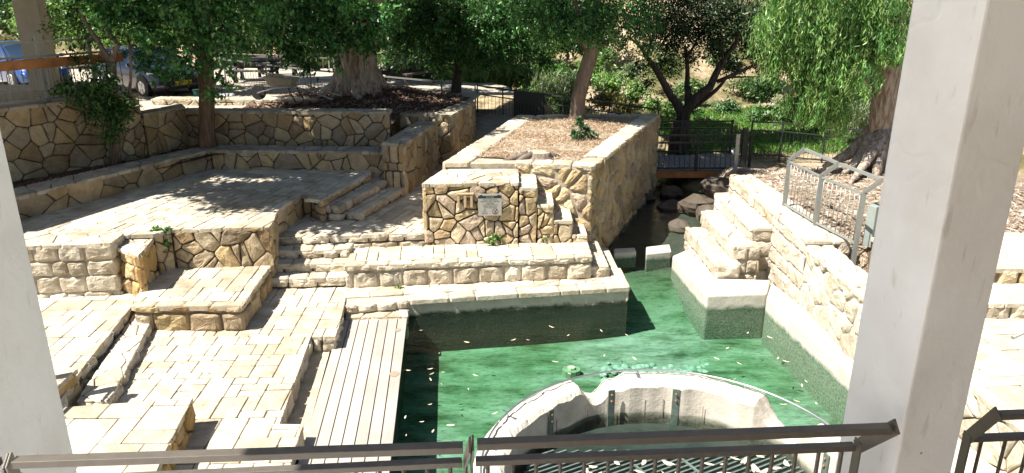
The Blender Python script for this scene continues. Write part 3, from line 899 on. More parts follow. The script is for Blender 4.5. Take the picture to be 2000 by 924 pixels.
ab.inputs['Color'].default_value = (.10, .78, .52, 1); ab.inputs['Density'].default_value = .20
M['water'].node_tree.links.new(ab.outputs[0], M['water'].node_tree.nodes['Material Output'].inputs['Volume'])
wb = MB(); wb.prism([(-2.95, 3), (5.2, 3), (5.2, 13.4), (6, 31), (1.2, 31), (1.2, 14), (-2.95, 13)], -1.25, 0)
tag(wb.build('water', M['water']), kind='structure')
# submerged things
mb = MB()
rr = random.Random(5)
for i in range(120):
    u = rr.uniform(1178, 1382); v = rr.gauss(722, 6)
    x, y = P(u, v, -.62)
    r = rr.uniform(.03, .085); mb.tint = rr.choice([(.22, .34, .28), (.27, .38, .32), (.18, .28, .22)])
    rings = []
    for a1 in (0, .5, 1.0, 1.45):
        rings.append([mb.vert((x + r * math.cos(a1) * math.cos(t) * (1 + .5 * noise.noise(Vector((math.cos(t) * 2, math.sin(t) * 2, i * 1.7)))), y + r * math.cos(a1) * math.sin(t), -.70 + r * .7 * math.sin(a1) + .03)) for t in np.linspace(0, 6.283, 9)[:-1]])
    for a_, b_ in zip(rings, rings[1:]):
        for k in range(8): mb.face([a_[k], a_[(k + 1) % 8], b_[(k + 1) % 8], b_[k]], 0, False)
    mb.face(rings[-1])
tag(mb.build('submerged_rubble', M['attr']), 'bed of pale turquoise rubble lying under the green water', 'rubble')
mb = MB(); mb.tint = (.16, .26, .16)
x, y = P(1116, 719, -.6)
mb.prism([(x + .16 * math.cos(a), y + .13 * math.sin(a)) for a in np.linspace(0, 6.28, 12)[:-1]], -.75, -.62)
mb.tint = (.5, .6, .4); mb.prism([(x + .07 * math.cos(a), y + .06 * math.sin(a)) for a in np.linspace(0, 6.28, 8)[:-1]], -.64, -.58)
tag(mb.build('submerged_stone', M['attr']), 'single round dark stone under the water beside the rubble', 'stone')

# wooden deck
TL, TR, BL_, BR = P(680, 618, .12), P(796, 617, .12), P(572, 935, .12), P(760, 935, .12)
TL = (TL[0] - .12, TL[1]); 
def wood_deck_mat():
    m, nt, b = nodes_mat('pale weathered deck boards')
    tc = N(nt, 'ShaderNodeTexCoord').outputs['Object']
    mp = nt.nodes.new('ShaderNodeMapping'); mp.inputs['Scale'].default_value = (9, .7, 9); nt.links.new(tc, mp.inputs[0])
    n = noise_tex(nt, 4, 8, .7, mp.outputs[0]); n2 = noise_tex(nt, 1.1, 5, .6, tc)
    at = N(nt, 'ShaderNodeAttribute', attribute_name='tint')
    r = ramp(nt, n.outputs[0], [(.3, (.90, .89, .88)), (.6, (1.03, 1.03, 1.03))]); r2 = ramp(nt, n2.outputs[0], [(.35, (.85, .84, .82)), (.6, (1.03, 1.03, 1.03))])
    c = mixc(nt, 'MULTIPLY', 1, at.outputs['Color'], r.outputs[0]); c = mixc(nt, 'MULTIPLY', 1, c, r2.outputs[0])
    nt.links.new(c, b.inputs['Base Color']); b.inputs['Roughness'].default_value = .85; b.inputs['Specular IOR Level'].default_value = .2
    bump(nt, b, n.outputs[0], .3, .008)
    return m
M['deckwood'] = wood_deck_mat()
deck = empty('wooden_deck', (-2.3, 10, .1), 0, 'pale grey wooden deck of long boards beside the pool', 'deck')
nb = 7
for i in range(nb):
    a, b = i / nb, (i + 1) / nb
    g = .008
    def L(p, q, t, o): return (p[0] + (q[0] - p[0]) * t + o, p[1] + (q[1] - p[1]) * t)
    mb = MB(); k = random.uniform(.92, 1.06); mb.tint = (.38 * k, .345 * k, .31 * k)
    jy = random.uniform(-.03, .0)
    p4 = [L(BL_, BR, a, g), L(BL_, BR, b, -g), L(TL, TR, b, -g), L(TL, TR, a, g)]
    p4 = [(x - 0, y) for x, y in p4]
    mb.prism(p4, .085, .12 + random.uniform(-.002, .002))
    o = mb.build('board', M['deckwood'])
    o.parent = deck; o.matrix_parent_inverse = Matrix.Translation(-Vector(deck.location))
# frame under the deck
mb = MB(); mb.prism([(BL_[0] + .1, BL_[1]), (BR[0] - .05, BR[1]), (TR[0] - .05, TR[1]), (TL[0] + .1, TL[1])], -1.2, .08)
o = mb.build('frame', simple('dark wet deck frame', (.03, .035, .025), .9, 0, 6, .4)); o.parent = deck; o.matrix_parent_inverse = Matrix.Translation(-Vector(deck.location))
# two round brown damp stains on the right hand boards
stm = simple('brown stain', (.27, .21, .15), .9)
for u, v, r in ((777, 645, .055), (770, 731, .075)):
    x, y = P(u, v, .12); mb = MB()
    mb.poly([(x + r * math.cos(a) * (1 + .1 * math.sin(3 * a)), y + r * 1.15 * math.sin(a), .1265) for a in np.linspace(0, 6.28, 15)[:-1]])
    o = mb.build('stain', stm); o.parent = deck; o.matrix_parent_inverse = Matrix.Translation(-Vector(deck.location))
# step stone under the ledge at the deck head
masonry('kerb_stone', PP([(676, 620), (797, 617), (796, 606), (672, 609)], .17), -.3, .17, {0: ('course', [.2], .3, .6)}, ('crazy', .3), 'flat irregular stone slab at the head of the wooden deck', 'stone', core='palemortar', pal='cream')

# ------------------------------------------------------------------ round well
WX, WY, RO, RI, RZ = 1.87, 7.13, 2.33, 1.95, .45
def well():
    mb = MB()
    n = 260
    prof = []
    for i in range(n):
        a = 2 * math.pi * i / n
        u = math.degrees(a)
        dz = .03 * noise.noise(Vector((math.cos(a) * 3, math.sin(a) * 3, 0))) + .02 * noise.noise(Vector((math.cos(a) * 11, math.sin(a) * 11, 4)))
        # broken places, angles measured at the well centre
        def dip(c, w, d):
            x = abs((u - c + 180) % 360 - 180) / w
            return d * max(0, 1 - x ** 2) if x < 1 else 0
        cut = dip(111, 6, .22) + dip(104, 7, .07) + dip(36, 11, .36)
        ro = RO + .03 * noise.noise(Vector((math.cos(a) * 5, math.sin(a) * 5, 9)))
        ri = RI + .05 * noise.noise(Vector((math.cos(a) * 6, math.sin(a) * 6, 2))) + cut * .25
        z = RZ + dz - cut
        prof.append((a, ro, ri, z, cut))
    rings = []
    for a, ro, ri, z, cut in prof:
        ca, sa = math.cos(a), math.sin(a)
        rj = lambda: random.uniform(-.012, .012)
        pts = [(ro, -1.0), (ro, z - .35), (ro, z - .06), (ro - .05, z + rj()), ((ro + ri) / 2 + .05, z + .02 + rj()), ((ro + ri) / 2 - .08, z + .012 + rj()), (ri + .05, z - .005 + rj()), (ri, z - .05 + rj()), (ri - .0, z - .22), (ri, -.25), (ri, -1.0)]
        ring = []
        for r, zz in pts:
            ring.append(mb.vert((WX + r * ca, WY + r * sa, zz)))
        rings.append(ring)
    for i in range(n):
        a, b = rings[i], rings[(i + 1) % n]
        for k in range(len(a) - 1):
            mb.face([a[k], b[k], b[k + 1], a[k + 1]], 0, 1 < k < 7 and False)
    return mb.build('round_well', algae_mat('eroded white render', (.56, .51, .43), .03, .12, (.03, .035, .022), (.10, .105, .075)))
well_o = well()
tag(well_o, 'round pale eroded well wall standing in the pool with a broken rim', 'well')
crk = simple('dark crack', (.20, .17, .13), 1)
for deg in list(range(58, 140, 8)):
    mb = MB(); a = R(deg + random.uniform(-2, 2)); r = RI - .001
    p = Vector((WX + r * math.cos(a), WY + r * math.sin(a), .24 - random.random() * .1)); mb.bar(p, (p.x, p.y, -.05), .006, .008)
    mb.build('board_mark', crk, well_o)
mb = MB(); pts = []
for i in range(0, 101):
    a = R(-30 + 240 * i / 100); pts.append((WX + 2.22 * math.cos(a), WY + 2.22 * math.sin(a), RZ + .075))
mb.tube(pts, .014, 8, 0)
rail_o = mb.build('pipe_rail', M['steel']); tag(rail_o, 'thin curved steel pipe rail following the rim of the round well', 'pipe rail')
for i in range(3, 100, 8):
    a = R(-30 + 240 * i / 100); ca, sa = math.cos(a), math.sin(a)
    mb = MB(); p = Vector((WX + 2.22 * ca, WY + 2.22 * sa, RZ + .075))
    mb.bar(p, (p.x, p.y, RZ - .04), .012); mb.box((WX + 2.16 * ca, WY + 2.16 * sa, RZ + .012), (.14, .05, .012), a)
    dg = -30 + 240 * i / 100
    if abs(dg - 108) < 12 or 12 < dg < 53: continue
    mb.build('bracket', M['steel'], rail_o)
grate = empty('well_grating', (WX, WY, .02), 0, 'dark green steel grating lying inside the round well', 'grating')
mb = MB(); ang = R(28)
d = Vector((math.cos(ang), math.sin(ang), 0)); nrm = Vector((-d.y, d.x, 0))
k = -26
while k < 26:
    off = k * .075; h = math.sqrt(max(0, 1.80 ** 2 - off * off))
    if h > .1:
        a = Vector((WX, WY, .03)) + nrm * off - d * h; b = Vector((WX, WY, .03)) + nrm * off + d * h
        # only the near part of the well is covered
        def cuty(p, q, Y):
            if p.y > Y and q.y > Y: return None
            if q.y > Y: q = p + (q - p) * ((Y - p.y) / (q.y - p.y))
            if p.y > Y: p = q + (p - q) * ((Y - q.y) / (p.y - q.y))
            return p, q
        c = cuty(a, b, 8.12)
        if c and (c[1] - c[0]).length > .1: mb.bar(c[0], c[1], .022, .04)
    k += 1
o = mb.build('bars', M['green_metal'], grate); o.location = (-WX, -WY, -.02)
mb = MB()
for off in (-1.2, -.6, 0, .6):
    a = Vector((WX, WY, .06)) + d * off; mb.bar(a - nrm * 1.2, a + nrm * .75, .03, .02)
o = mb.build('cross_bars', M['green_metal'], grate); o.location = (-WX, -WY, -.02)
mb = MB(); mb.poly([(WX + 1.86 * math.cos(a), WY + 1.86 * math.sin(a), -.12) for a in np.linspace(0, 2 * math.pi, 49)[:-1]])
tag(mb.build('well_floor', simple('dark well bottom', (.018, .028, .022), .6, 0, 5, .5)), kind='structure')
labs = ['leftmost flat steel bracket inside the well, in shade', 'second flat steel bracket from the left inside the well', 'pale sunlit flat steel bracket on the far inner wall of the well', 'right hand flat steel bracket inside the well, near the pillar']
for (uu, vv), lb in zip(((1076, 806), (1195, 797), (1322, 776), (1634, 812)), labs):
    best = min((abs((math.cos(R(t)) * (RI - .03) + WX) / (WY + (RI - .03) * math.sin(R(t))) * 1270 - (uu - 1000)), t) for t in range(5, 175))
    a = R(best[1]); r = RI - .03
    x, y = WX + r * math.cos(a), WY + r * math.sin(a)
    root = empty('steel_bracket', (x, y, 0), a, lb, 'bracket', 'brackets inside the well')
    mb = MB(); mb.box((0, 0, .10), (.02, .10, .62), 0, 0, .004); mb.build('plate', M['green_metal'], root)
    for z in (.34, .24): mb = MB(); mb.tube([(-.01, 0, z), (-.035, 0, z)], .016, 8); mb.build('bolt', M['rust'], root)
# ------------------------------------------------------------------ shelter we look out from
def paint_mat(name, c):
    m, nt, b = nodes_mat(name)
    tc = N(nt, 'ShaderNodeTexCoord').outputs['Object']
    n = noise_tex(nt, 1.6, 6, .6, tc); n2 = noise_tex(nt, 120, 4, .6, tc)
    r = ramp(nt, n.outputs[0], [(.3, tuple(x * f for x, f in zip(c, (.84, .82, .79)))), (.55, c), (.75, tuple(min(1, x * 1.03) for x in c))])
    v = nt.nodes.new('ShaderNodeTexVoronoi'); v.inputs['Scale'].default_value = 9; nt.links.new(tc, v.inputs['Vector'])
    rp = ramp(nt, v.outputs['Distance'], [(.030, (.30, .25, .20)), (.05, (1, 1, 1))])
    nm = noise_tex(nt, 2.3, 2, .5, tc); rm = ramp(nt, nm.outputs[0], [(.50, (0, 0, 0)), (.54, (1, 1, 1))])
    c2 = mixc(nt, 'MULTIPLY', rm.outputs[0], r.outputs[0], rp.outputs[0])
    # scuffs
    mp = nt.nodes.new('ShaderNodeMapping'); mp.inputs['Scale'].default_value = (30, 30, 6); nt.links.new(tc, mp.inputs[0])
    n4 = noise_tex(nt, 1, 3, .5, mp.outputs[0]); r4 = ramp(nt, n4.outputs[0], [(.64, (1, 1, 1)), (.72, (.80, .77, .74))])
    c2 = mixc(nt, 'MULTIPLY', .7, c2, r4.outputs[0])
    nt.links.new(c2, b.inputs['Base Color']); b.inputs['Roughness'].default_value = .75
    b1 = bump(nt, b, n2.outputs[0], .12, .002)
    n3 = noise_tex(nt, 9, 6, .7, tc); bb = bump(nt, b, n3.outputs[0], .3, .014, b1)
    n5 = noise_tex(nt, 3.0, 2, .5, tc); r5 = ramp(nt, n5.outputs[0], [(.60, (0, 0, 0)), (.625, (1, 1, 1)), (.66, (0, 0, 0))]); bump(nt, b, r5.outputs[0], .5, .004, bb)
    return m
M['pillar'] = paint_mat('painted concrete', (.86, .86, .86))
def square_pillar(name, C, phi, s, z0, z1, mat, label, cat='pillar'):
    c, sn = math.cos(phi), math.sin(phi)
    poly = [C, (C[0] + s * c, C[1] + s * sn), (C[0] + s * c - s * sn, C[1] + s * sn + s * c), (C[0] - s * sn, C[1] + s * c)]
    o = simple_prism(name, poly, z0, z1, mat, .008, 2)
    return tag(o, label, cat)
square_pillar('pillar', (1.19, 1.95), R(17.4), .239, 3.4, 6.9, M['pillar'], 'thick square painted pillar crossing the right side, white with tan bounce on the front face')
square_pillar('pillar', (-1.90, 1.84), 0, .37, 3.4, 6.9, M['pillar'], 'square painted pillar at the left edge of the view, standing behind the railing')
o = simple_prism('shelter_roof', [(-2.15, -3), (7, -3), (7, 2.32), (-2.15, 2.32)], 6.9, 7.1, M['pillar']); tag(o, 'flat concrete roof slab carried by the two near pillars', 'roof')
o = simple_prism('balcony_floor', [(-6, -3), (7, -3), (7, 2.42), (-6, 2.42)], 3.15, 3.4, M['pillar']); tag(o, kind='structure')

o = simple_prism('bounce_wall', [(-6, -3.2), (7, -3.2), (7, -3), (-6, -3)], 3.4, 7.1, paint_mat('tan bounce paint', (.62, .42, .20))); tag(o, 'unseen tan wall added behind the view to shade and tint the right pillar', 'wall')  # unseen wall, added to darken and warm the pillar's camera side
# near railing: panels of the same bent type
def V3(p, z): return Vector((p[0], p[1], z))
def near_panel(name, ta, tb, sa, sb, zt, zs, label, nb, zbot=3.5, plates=(True, True)):
    A, B, C_, D = V3(ta, zt), V3(tb, zt), V3(sa, zs), V3(sb, zs)
    root = empty(name, tuple(C_), 0, label, 'railing', 'near railing panels')
    def put(mb, nm, m=M['grey_metal']):
        o = mb.build(nm, m); o.parent = root; o.matrix_parent_inverse = Matrix.Translation(-Vector(root.location))
        md = o.modifiers.new('bevel', 'BEVEL'); md.width = .0018; md.segments = 2
    lean = (A - C_).normalized()
    mb = MB(); mb.bar(A, B, .032, .021); put(mb, 'top_rail')
    mb = MB(); mb.bar(C_, D, .028, .019); put(mb, 'second_rail')
    E, F = C_.copy(), D.copy(); E.z = F.z = zbot
    mb = MB(); mb.bar(E, F, .03, .03); put(mb, 'bottom_rail')
    dx = (B - A).normalized()
    for P_, Q_, on in ((A, C_, plates[0]), (B, D, plates[1])):
        if not on: continue
        sgn = -1 if P_ is A else 1
        o_ = dx * (sgn * .012)
        mb = MB()
        up = dx.cross(lean)
        mb.bar(P_ + o_ + lean * .022, Q_ + o_ - lean * .012, .006, .045, 0, up)
        mb.bar(Q_ + o_ + Vector((0, .0, .02)), Q_ + o_ + Vector((0, 0, -1.0)), .006, .045, 0, Vector((0, 1, 0)))
        put(mb, 'end_plate')
    for i in range(nb):
        t = (i + .5) / nb
        p = C_ + (D - C_) * t; mb = MB(); mb.tube([(p.x, p.y, zs - .015), (p.x, p.y, zbot)], .0065, 8)
        put(mb, 'baluster')
    return root
near_panel('railing_panel', P(28, 903, 4.5), P(904, 874, 4.5), P(45, 943, 4.35), P(902, 903, 4.35), 4.5, 4.35, 'left panel of the near grey steel railing, partly sunlit', 18)
near_panel('railing_panel', P(932, 868, 4.5), P(1737, 837, 4.5), P(929, 901, 4.35), P(1668, 872, 4.35), 4.5, 4.35, 'middle panel of the near grey steel railing, in front of the round well', 16)
near_panel('railing_panel', P(-900, 925, 4.5), P(-2, 905, 4.5), P(-870, 965, 4.35), P(12, 944, 4.35), 4.5, 4.35, 'far left panel of the near grey steel railing, ending at the left edge', 16)
near_panel('railing_panel', P(1950, 811, 4.33), P(2900, 778, 4.33), P(1895, 856, 4.18), P(2800, 820, 4.18), 4.33, 4.18, 'right panel of the near grey steel railing, coming out behind the right pillar', 20)

# slanted railing on the white wall
def bent_fence(posts, z, label, bend=(.27, .0, .22), h=.95, nb=9, zlow=None):
    root = empty('bent_railing', (posts[0][0], posts[0][1], z), 0, label, 'railing')
    off = -Vector(root.location)
    def put(mb, nm, m):
        o = mb.build(nm, m); o.parent = root; o.matrix_parent_inverse = Matrix.Translation(off)
    bd = Vector(bend)
    for i, p in enumerate(posts):
        a = Vector((p[0], p[1], (zlow if zlow is not None and i == len(posts) - 1 else z) - .02)); b = Vector((p[0], p[1], z + h)); c = b + bd
        mb = MB()
        for s in (-1, 1):
            o_ = Vector((0.0, s * .018, 0))
            mb.bar(a + o_, b + o_, .075, .010, 0, Vector((0, 1, 0))); mb.bar(b + o_, c + o_, .010, .07, 0, Vector((0, 1, 0)).cross(bd.normalized()))
        put(mb, 'post', M['railpaint'])
    for i in range(len(posts) - 1):
        p, q = Vector((*posts[i], 0)), Vector((*posts[i + 1], 0))
        dd = (q - p).normalized() * .03
        for nm, zz, o_, w in (('bottom_rail', z + .06, Vector(), .035), ('middle_rail', z + h - .03, Vector(), .035), ('top_rail', z + h, bd, .05)):
            mb = MB(); mb.bar(p + dd + o_ + Vector((0, 0, zz)), q - dd + o_ + Vector((0, 0, zz)), w); put(mb, nm, M['railpaint'])
        for k in range(nb):
            t = (k + .7) / (nb + .4); m_ = p + (q - p) * t
            mb = MB(); mb.tube([(m_.x, m_.y, z + .06), (m_.x, m_.y, z + h - .03)], .009, 6); put(mb, 'baluster', M['railpaint'])
    return root
M['railpaint'] = simple('light grey green paint', (.27, .28, .26), .4, .2, 20, .1)
bent_fence([(5.47, 14.33), (5.62, 13.1), (5.86, 11.93)], 1.46, 'slanted grey railing of two panels on top of the white stone wall', zlow=.82)
# service cabinet plate behind the railing
o = simple_prism('service_box', [(6.30, 12.30), (6.58, 12.42), (6.50, 12.58), (6.22, 12.46)], 1.3, 2.05, simple('grey green sheet', (.27, .31, .29), .5, .1, 9, .1), .01)
tag(o, 'small grey green service box standing behind the slanted railing', 'box')

# plain fences
def fence(name, tops, h, label, cat='fence', mat='grey_metal', spacing=.115, post=1.6, rails=(0, .28), r=.007, group=None, pw=.045, bars=True):
    """tops: world points of the top rail"""
    root = empty(name, tuple(Vector(tops[0]) - Vector((0, 0, h))), 0, label, cat, group)
    off = -Vector(root.location)
    def put(mb, nm, kind=None):
        o = mb.build(nm, M[mat]); o.parent = root; o.matrix_parent_inverse = Matrix.Translation(off)
        if kind: o['kind'] = kind
    nbal = sum(int((Vector(b) - Vector(a)).length / spacing) for a, b in zip(tops, tops[1:]))
    allb = MB() if nbal > 95 else None
    for i, (a, b) in enumerate(zip(tops, tops[1:])):
        a, b = Vector(a), Vector(b); L = (b - a).length
        for k, dz in enumerate(rails):
            mb = MB(); mb.bar(a - Vector((0, 0, dz)), b - Vector((0, 0, dz)), .045 if k == 0 else .035); put(mb, 'rail')
        mb = MB(); mb.bar(a - Vector((0, 0, h - .1)), b - Vector((0, 0, h - .1)), .035); put(mb, 'rail')
        n = max(1, int(round(L / post)))
        for k in range(n + (1 if i == len(tops) - 2 else 0)):
            p = a + (b - a) * (k / n); mb = MB(); mb.box((p.x, p.y, p.z - h / 2 - .02), (pw, pw, h + .14)); put(mb, 'post')
        nn = int(L / spacing)
        for k in range(1, nn if bars else 0):
            p = a + (b - a) * (k / nn)
            mb = allb if allb else MB()
            mb.tube([(p.x, p.y, p.z - rails[-1]), (p.x, p.y, p.z - h + .1)], r, 5, cap=False)
            if not allb: put(mb, 'baluster')
    if allb and bars: put(allb, 'balusters', 'stuff')
    return root
fence('yard_fence', [PY(436, 116, 27), PY(605, 137, 25.5), PY(740, 148, 25.2)], 1.0, 'grey steel fence crossing the yard in front of the picnic tables', mat='railpaint')
fence('yard_fence', [PY(744, 149, 25.2), PY(862, 160, 25), PY(928, 167, 24.8)], 1.0, 'grey steel fence beyond the mulch bank, left of the dark tree trunk', mat='railpaint')
fence('yard_fence', [PY(932, 167, 24.8), PY(982, 174, 24.5), PY(1100, 189, 23.6), PY(1286, 214, 22.3)], 1.1, 'dark steel fence running behind the raised planter', mat='dark_metal')
fence('pipe_fence', [PY(425, 82, 33), PY(520, 87, 33), PY(640, 93, 33)], 1.1, 'pale pipe fence far behind the picnic tables', mat='pale_metal', rails=(0, .45), spacing=.25)
fence('pipe_fence', [PY(650, 106, 31), PY(760, 133, 30.5), PY(885, 141, 30)], 1.3, 'thin pale pipe fence in front of the reeds, behind the big eucalyptus', mat='pale_metal', rails=(0, .5), spacing=.25)
mb = MB(); a = Vector(PY(1003, 180, 24.2)); b = Vector(PY(1064, 187, 23.85))
mb.prism([(a.x, a.y), (b.x, b.y), (b.x, b.y + .04), (a.x, a.y + .04)], a.z - 1.0, a.z + .02)
for k in range(9):
    p = a + (b - a) * ((k + .5) / 9); mb.box((p.x, p.y - .012, p.z - .66), (.05, .02, .6), math.atan2(b.y - a.y, b.x - a.x))
tag(mb.build('fence_panel', M['dark_metal']), 'solid dark metal panel fixed on the fence behind the planter', 'panel')
# small brown plant box beside the path
# bridge
bridge = empty('footbridge', (5.2, 22.3, .5), 0, 'dark plank footbridge over the channel with steel railings', 'bridge')
def bput(mb, nm, m):
    o = mb.build(nm, m); o.parent = bridge; o.matrix_parent_inverse = Matrix.Translation(-Vector(bridge.location)); return o
x = 3.2
BX1 = 7.0
while x < BX1:
    mb = MB(); mb.box((x + .07, 22.3, .50 + random.uniform(-.004, .004)), (.13, 2.0, .04)); bput(mb, 'plank', M['wood_grey'])
    x += .145
for y in (21.32, 23.2):
    mb = MB(); mb.box(((3.2 + BX1) / 2, y, .38), (BX1 - 3.2, .12, .19)); bput(mb, 'beam', M['wood_orange'])
for y, zt in ((21.28, 1.55), (23.32, 1.6)):
    for dz in (0, .22, .97):
        mb = MB(); mb.bar((3.3, y, zt - dz), (BX1, y, zt - dz), .045); bput(mb, 'rail', M['dark_metal'])
    for x in (3.9, 5.4, 6.95):
        mb = MB(); mb.box((x, y, zt - .5), (.07, .05, 1.1)); bput(mb, 'post', M['dark_metal'])
    x = 3.4
    while x < BX1 - .05:
        mb = MB(); mb.tube([(x, y, zt - .22), (x, y, zt - .97)], .009, 5, cap=False); bput(mb, 'baluster', M['dark_metal']); x += .15
mb = MB(); p = Vector(PY(1434, 352, 19.6)); q = Vector(PY(1442, 262, 19.6)); mb.bar(p, q, .10, .05); tag(mb.build('gate_post', M['pale_metal']), 'pale flat steel post in front of the right end of the footbridge', 'post')
mb = MB(); p = Vector(PY(1448, 346, 20.6)); q = Vector(PY(1457, 250, 20.6)); mb.bar(p, q, .13, .1); tag(mb.build('gate_post', M['dark_metal']), 'dark square post at the right end of the footbridge', 'post')
fence('creek_fence', [PY(1470, 238, 23.2), PY(1530, 240, 23.1), PY(1700, 256, 22.4), PY(1790, 262, 22)], 1.15, 'dark steel fence between the bridge and the right eucalyptus, before bright grass', mat='dark_metal', rails=(0, .27))
# waste bin
mb = MB(); x, y, z = PY(1432, 300, 24); mb.tube([(x, y, z - .45), (x, y, z + .15)], [.16, .20], 14, smooth=True); tag(mb.build('waste_bin', M['pale_metal']), 'small pale bin standing on the grass behind the bridge railing', 'bin')

# picnic tables
def picnic_table(loc, rz, label):
    root = empty('picnic_table', loc, rz, label, 'picnic table', 'picnic tables in the yard')
    for k in range(5):
        mb = MB(); mb.box((0, -.30 + k * .15, .75), (1.8, .14, .045), 0, 0, .005); mb.build('top_board', M['wood_dark'], root)
    for s in (-1, 1):
        mb = MB(); mb.box((0, s * .70, .44), (1.8, .26, .05), 0, 0, .005); mb.build('seat', M['wood_dark'], root)
        mb = MB(); mb.box((s * .65, 0, .38), (.05, 1.6, .11)); mb.build('cross_beam', M['wood_dark'], root)
        for t in (-1, 1):
            mb = MB(); mb.bar((s * .65, t * .62, 0), (s * .65, t * .22, .73), .05, .12, 0, (1, 0, 0)); mb.build('leg', M['wood_dark'], root)
    return root
def yz(x, y): return yard_z(x, y)
for (u, v, y), rz, lb in (((540, 112, 30.5), .2, 'farthest dark picnic table, at the back of the yard'), ((500, 135, 28.0), .1, 'dark picnic table seen through the yard fence, left of the wheelbarrow'), ((800, 172, 27.2), .9, 'dark picnic table near the reeds, right of the big trunk')):
    x, y, z = PY(u, v, y)
    picnic_table((x, y, yz(x, y)), rz, lb)
# wheelbarrow propped on the wall
wbz = yard_z(-6.1, 21.0) 
wh = empty('wheelbarrow', PY(556, 196, 21.0), R(-8), 'old wheelbarrow with a pale tray, its handles pointing to the right', 'wheelbarrow')
mb = MB()
o_ = [(-.45, -.30), (.40, -.27), (.40, .27), (-.45, .30)]; i_ = [(-.25, -.18), (.25, -.18), (.25, .18), (-.25, .18)]
top = [mb.vert((x, y, .62 + .06 * (x < 0))) for x, y in o_]; bot = [mb.vert((x, y, .36)) for x, y in i_]
topi = [mb.vert((x * .96, y * .95, .615 + .06 * (x < 0))) for x, y in o_]; boti = [mb.vert((x * .95, y * .95, .375)) for x, y in i_]
for i in range(4):
    j = (i + 1) % 4
    mb.face([bot[i], bot[j], top[j], top[i]]); mb.face([topi[i], topi[j], boti[j], boti[i]]); mb.face([top[i], top[j], topi[j], topi[i]])
mb.face(bot[::-1]); mb.face(boti)
mb.build('tray', simple('dusty cream steel', (.52, .47, .37), .6, .1, 6, .2), wh)
for s in (-1, 1):
    mb = MB(); mb.tube([(-.75, s * .08, .2), (-.2, s * .2, .36), (.5, s * .27, .42), (1.55, s * .33, .1)], .02, 8); mb.build('handle', M['steel'], wh)
    mb = MB(); mb.tube([(.25, s * .25, .38), (.45, s * .27, -.02)], .018, 8); mb.build('leg', M['dark_metal'], wh)
mb = MB(); mb.tube([(-.75, -.05, .2), (-.75, .05, .2)], .2, 18); mb.build('wheel', M['black'], wh)
# green bucket and a grey trough
mb = MB(); x, y, z = PY(388, 184, 22.6); mb.tube([(x, y, z - .16), (x, y, z + .14)], [.13, .17], 14); tag(mb.build('bucket', simple('green plastic', (.03, .16, .10), .5)), 'small green bucket on the gravel behind the tree trunk', 'bucket')
mb = MB(); x, y, z = PY(436, 192, 22.2); mb.box((x, y, z), (.62, .4, .24), .2, 0, .03); tag(mb.build('trough', simple('grey plastic', (.35, .36, .37), .5)), 'low grey tub lying behind the low sunlit wall', 'tub')

# far left walkway
tag(simple_prism('walkway', [(-22, 9), (-14.8, 9), (-13.0, 11.8), (-10.6, 14.9), (-8.85, 17.35), (-9.6, 18.6), (-22, 18.6)], 2.2, 3.34, M['yard']), kind='structure')
square_pillar('pillar', (-11.25, 17.5), R(12), .52, 3.3, 6.9, paint_mat('cream painted concrete', (.56, .50, .40)), 'cream square pillar on the walkway behind the far left railing')
tag(simple_prism('canopy_roof', [(-22, 8.6), (-12.7, 8.6), (-9.3, 16.9), (-10.4, 18.6), (-22, 18.6)], 6.9, 7.1, M['pillar']), 'flat canopy slab over the far left walkway', 'roof')
rl = empty('walkway_railing', (-10.35, 14.8, 3.36), 0, 'tall grey railing with an orange timber rail on the shaded tall wall', 'railing')
def rput(mb, nm, m):
    o = mb.build(nm, m); o.parent = rl; o.matrix_parent_inverse = Matrix.Translation(-Vector(rl.location))
line = [Vector((-12.55, 11.9, 0)), Vector((-10.33, 14.85, 0)), Vector((-8.75, 17.0, 0))]
for a, b in zip(line, line[1:]):
    for dz in (.06, .93, 1.22):
        mb = MB(); mb.bar(a + Vector((0, 0, 3.36 + dz)), b + Vector((0, 0, 3.36 + dz)), .04); rput(mb, 'rail', M['railpaint'])
    d_ = (b - a).normalized(); nn = Vector((d_.y, -d_.x, 0))
    mb = MB(); mb.bar(a + nn * .07 + Vector((0, 0, 4.15)), b + nn * .07 + Vector((0, 0, 4.15)), .07, .19); rput(mb, 'timber_rail', M['wood_orange'])
    L = (b - a).length; k = 0.0
    while k < L:
        p = a + d_ * k; mb = MB(); mb.tube([(p.x, p.y, 3.42), (p.x, p.y, 4.08)], .010, 6); rput(mb, 'baluster', M['railpaint']); k += .125
    for k in (0.02, .38, .76):
        p = a + (b - a) * k; mb = MB(); mb.box((p.x, p.y, 4.02), (.07, .05, 1.36), math.atan2(d_.y, d_.x)); rput(mb, 'post', M['railpaint'])
# railing whose shadow falls on the low bench (beside the left edge of the view)
fence('side_railing', [(-6.42, 6.2, 2.35), (-6.42, 8.42, 2.35)], 1.5, 'short grey railing along the stone bench, hidden behind the left pillar', mat='railpaint', rails=(0, .14), spacing=.12, pw=.11, post=1.17)

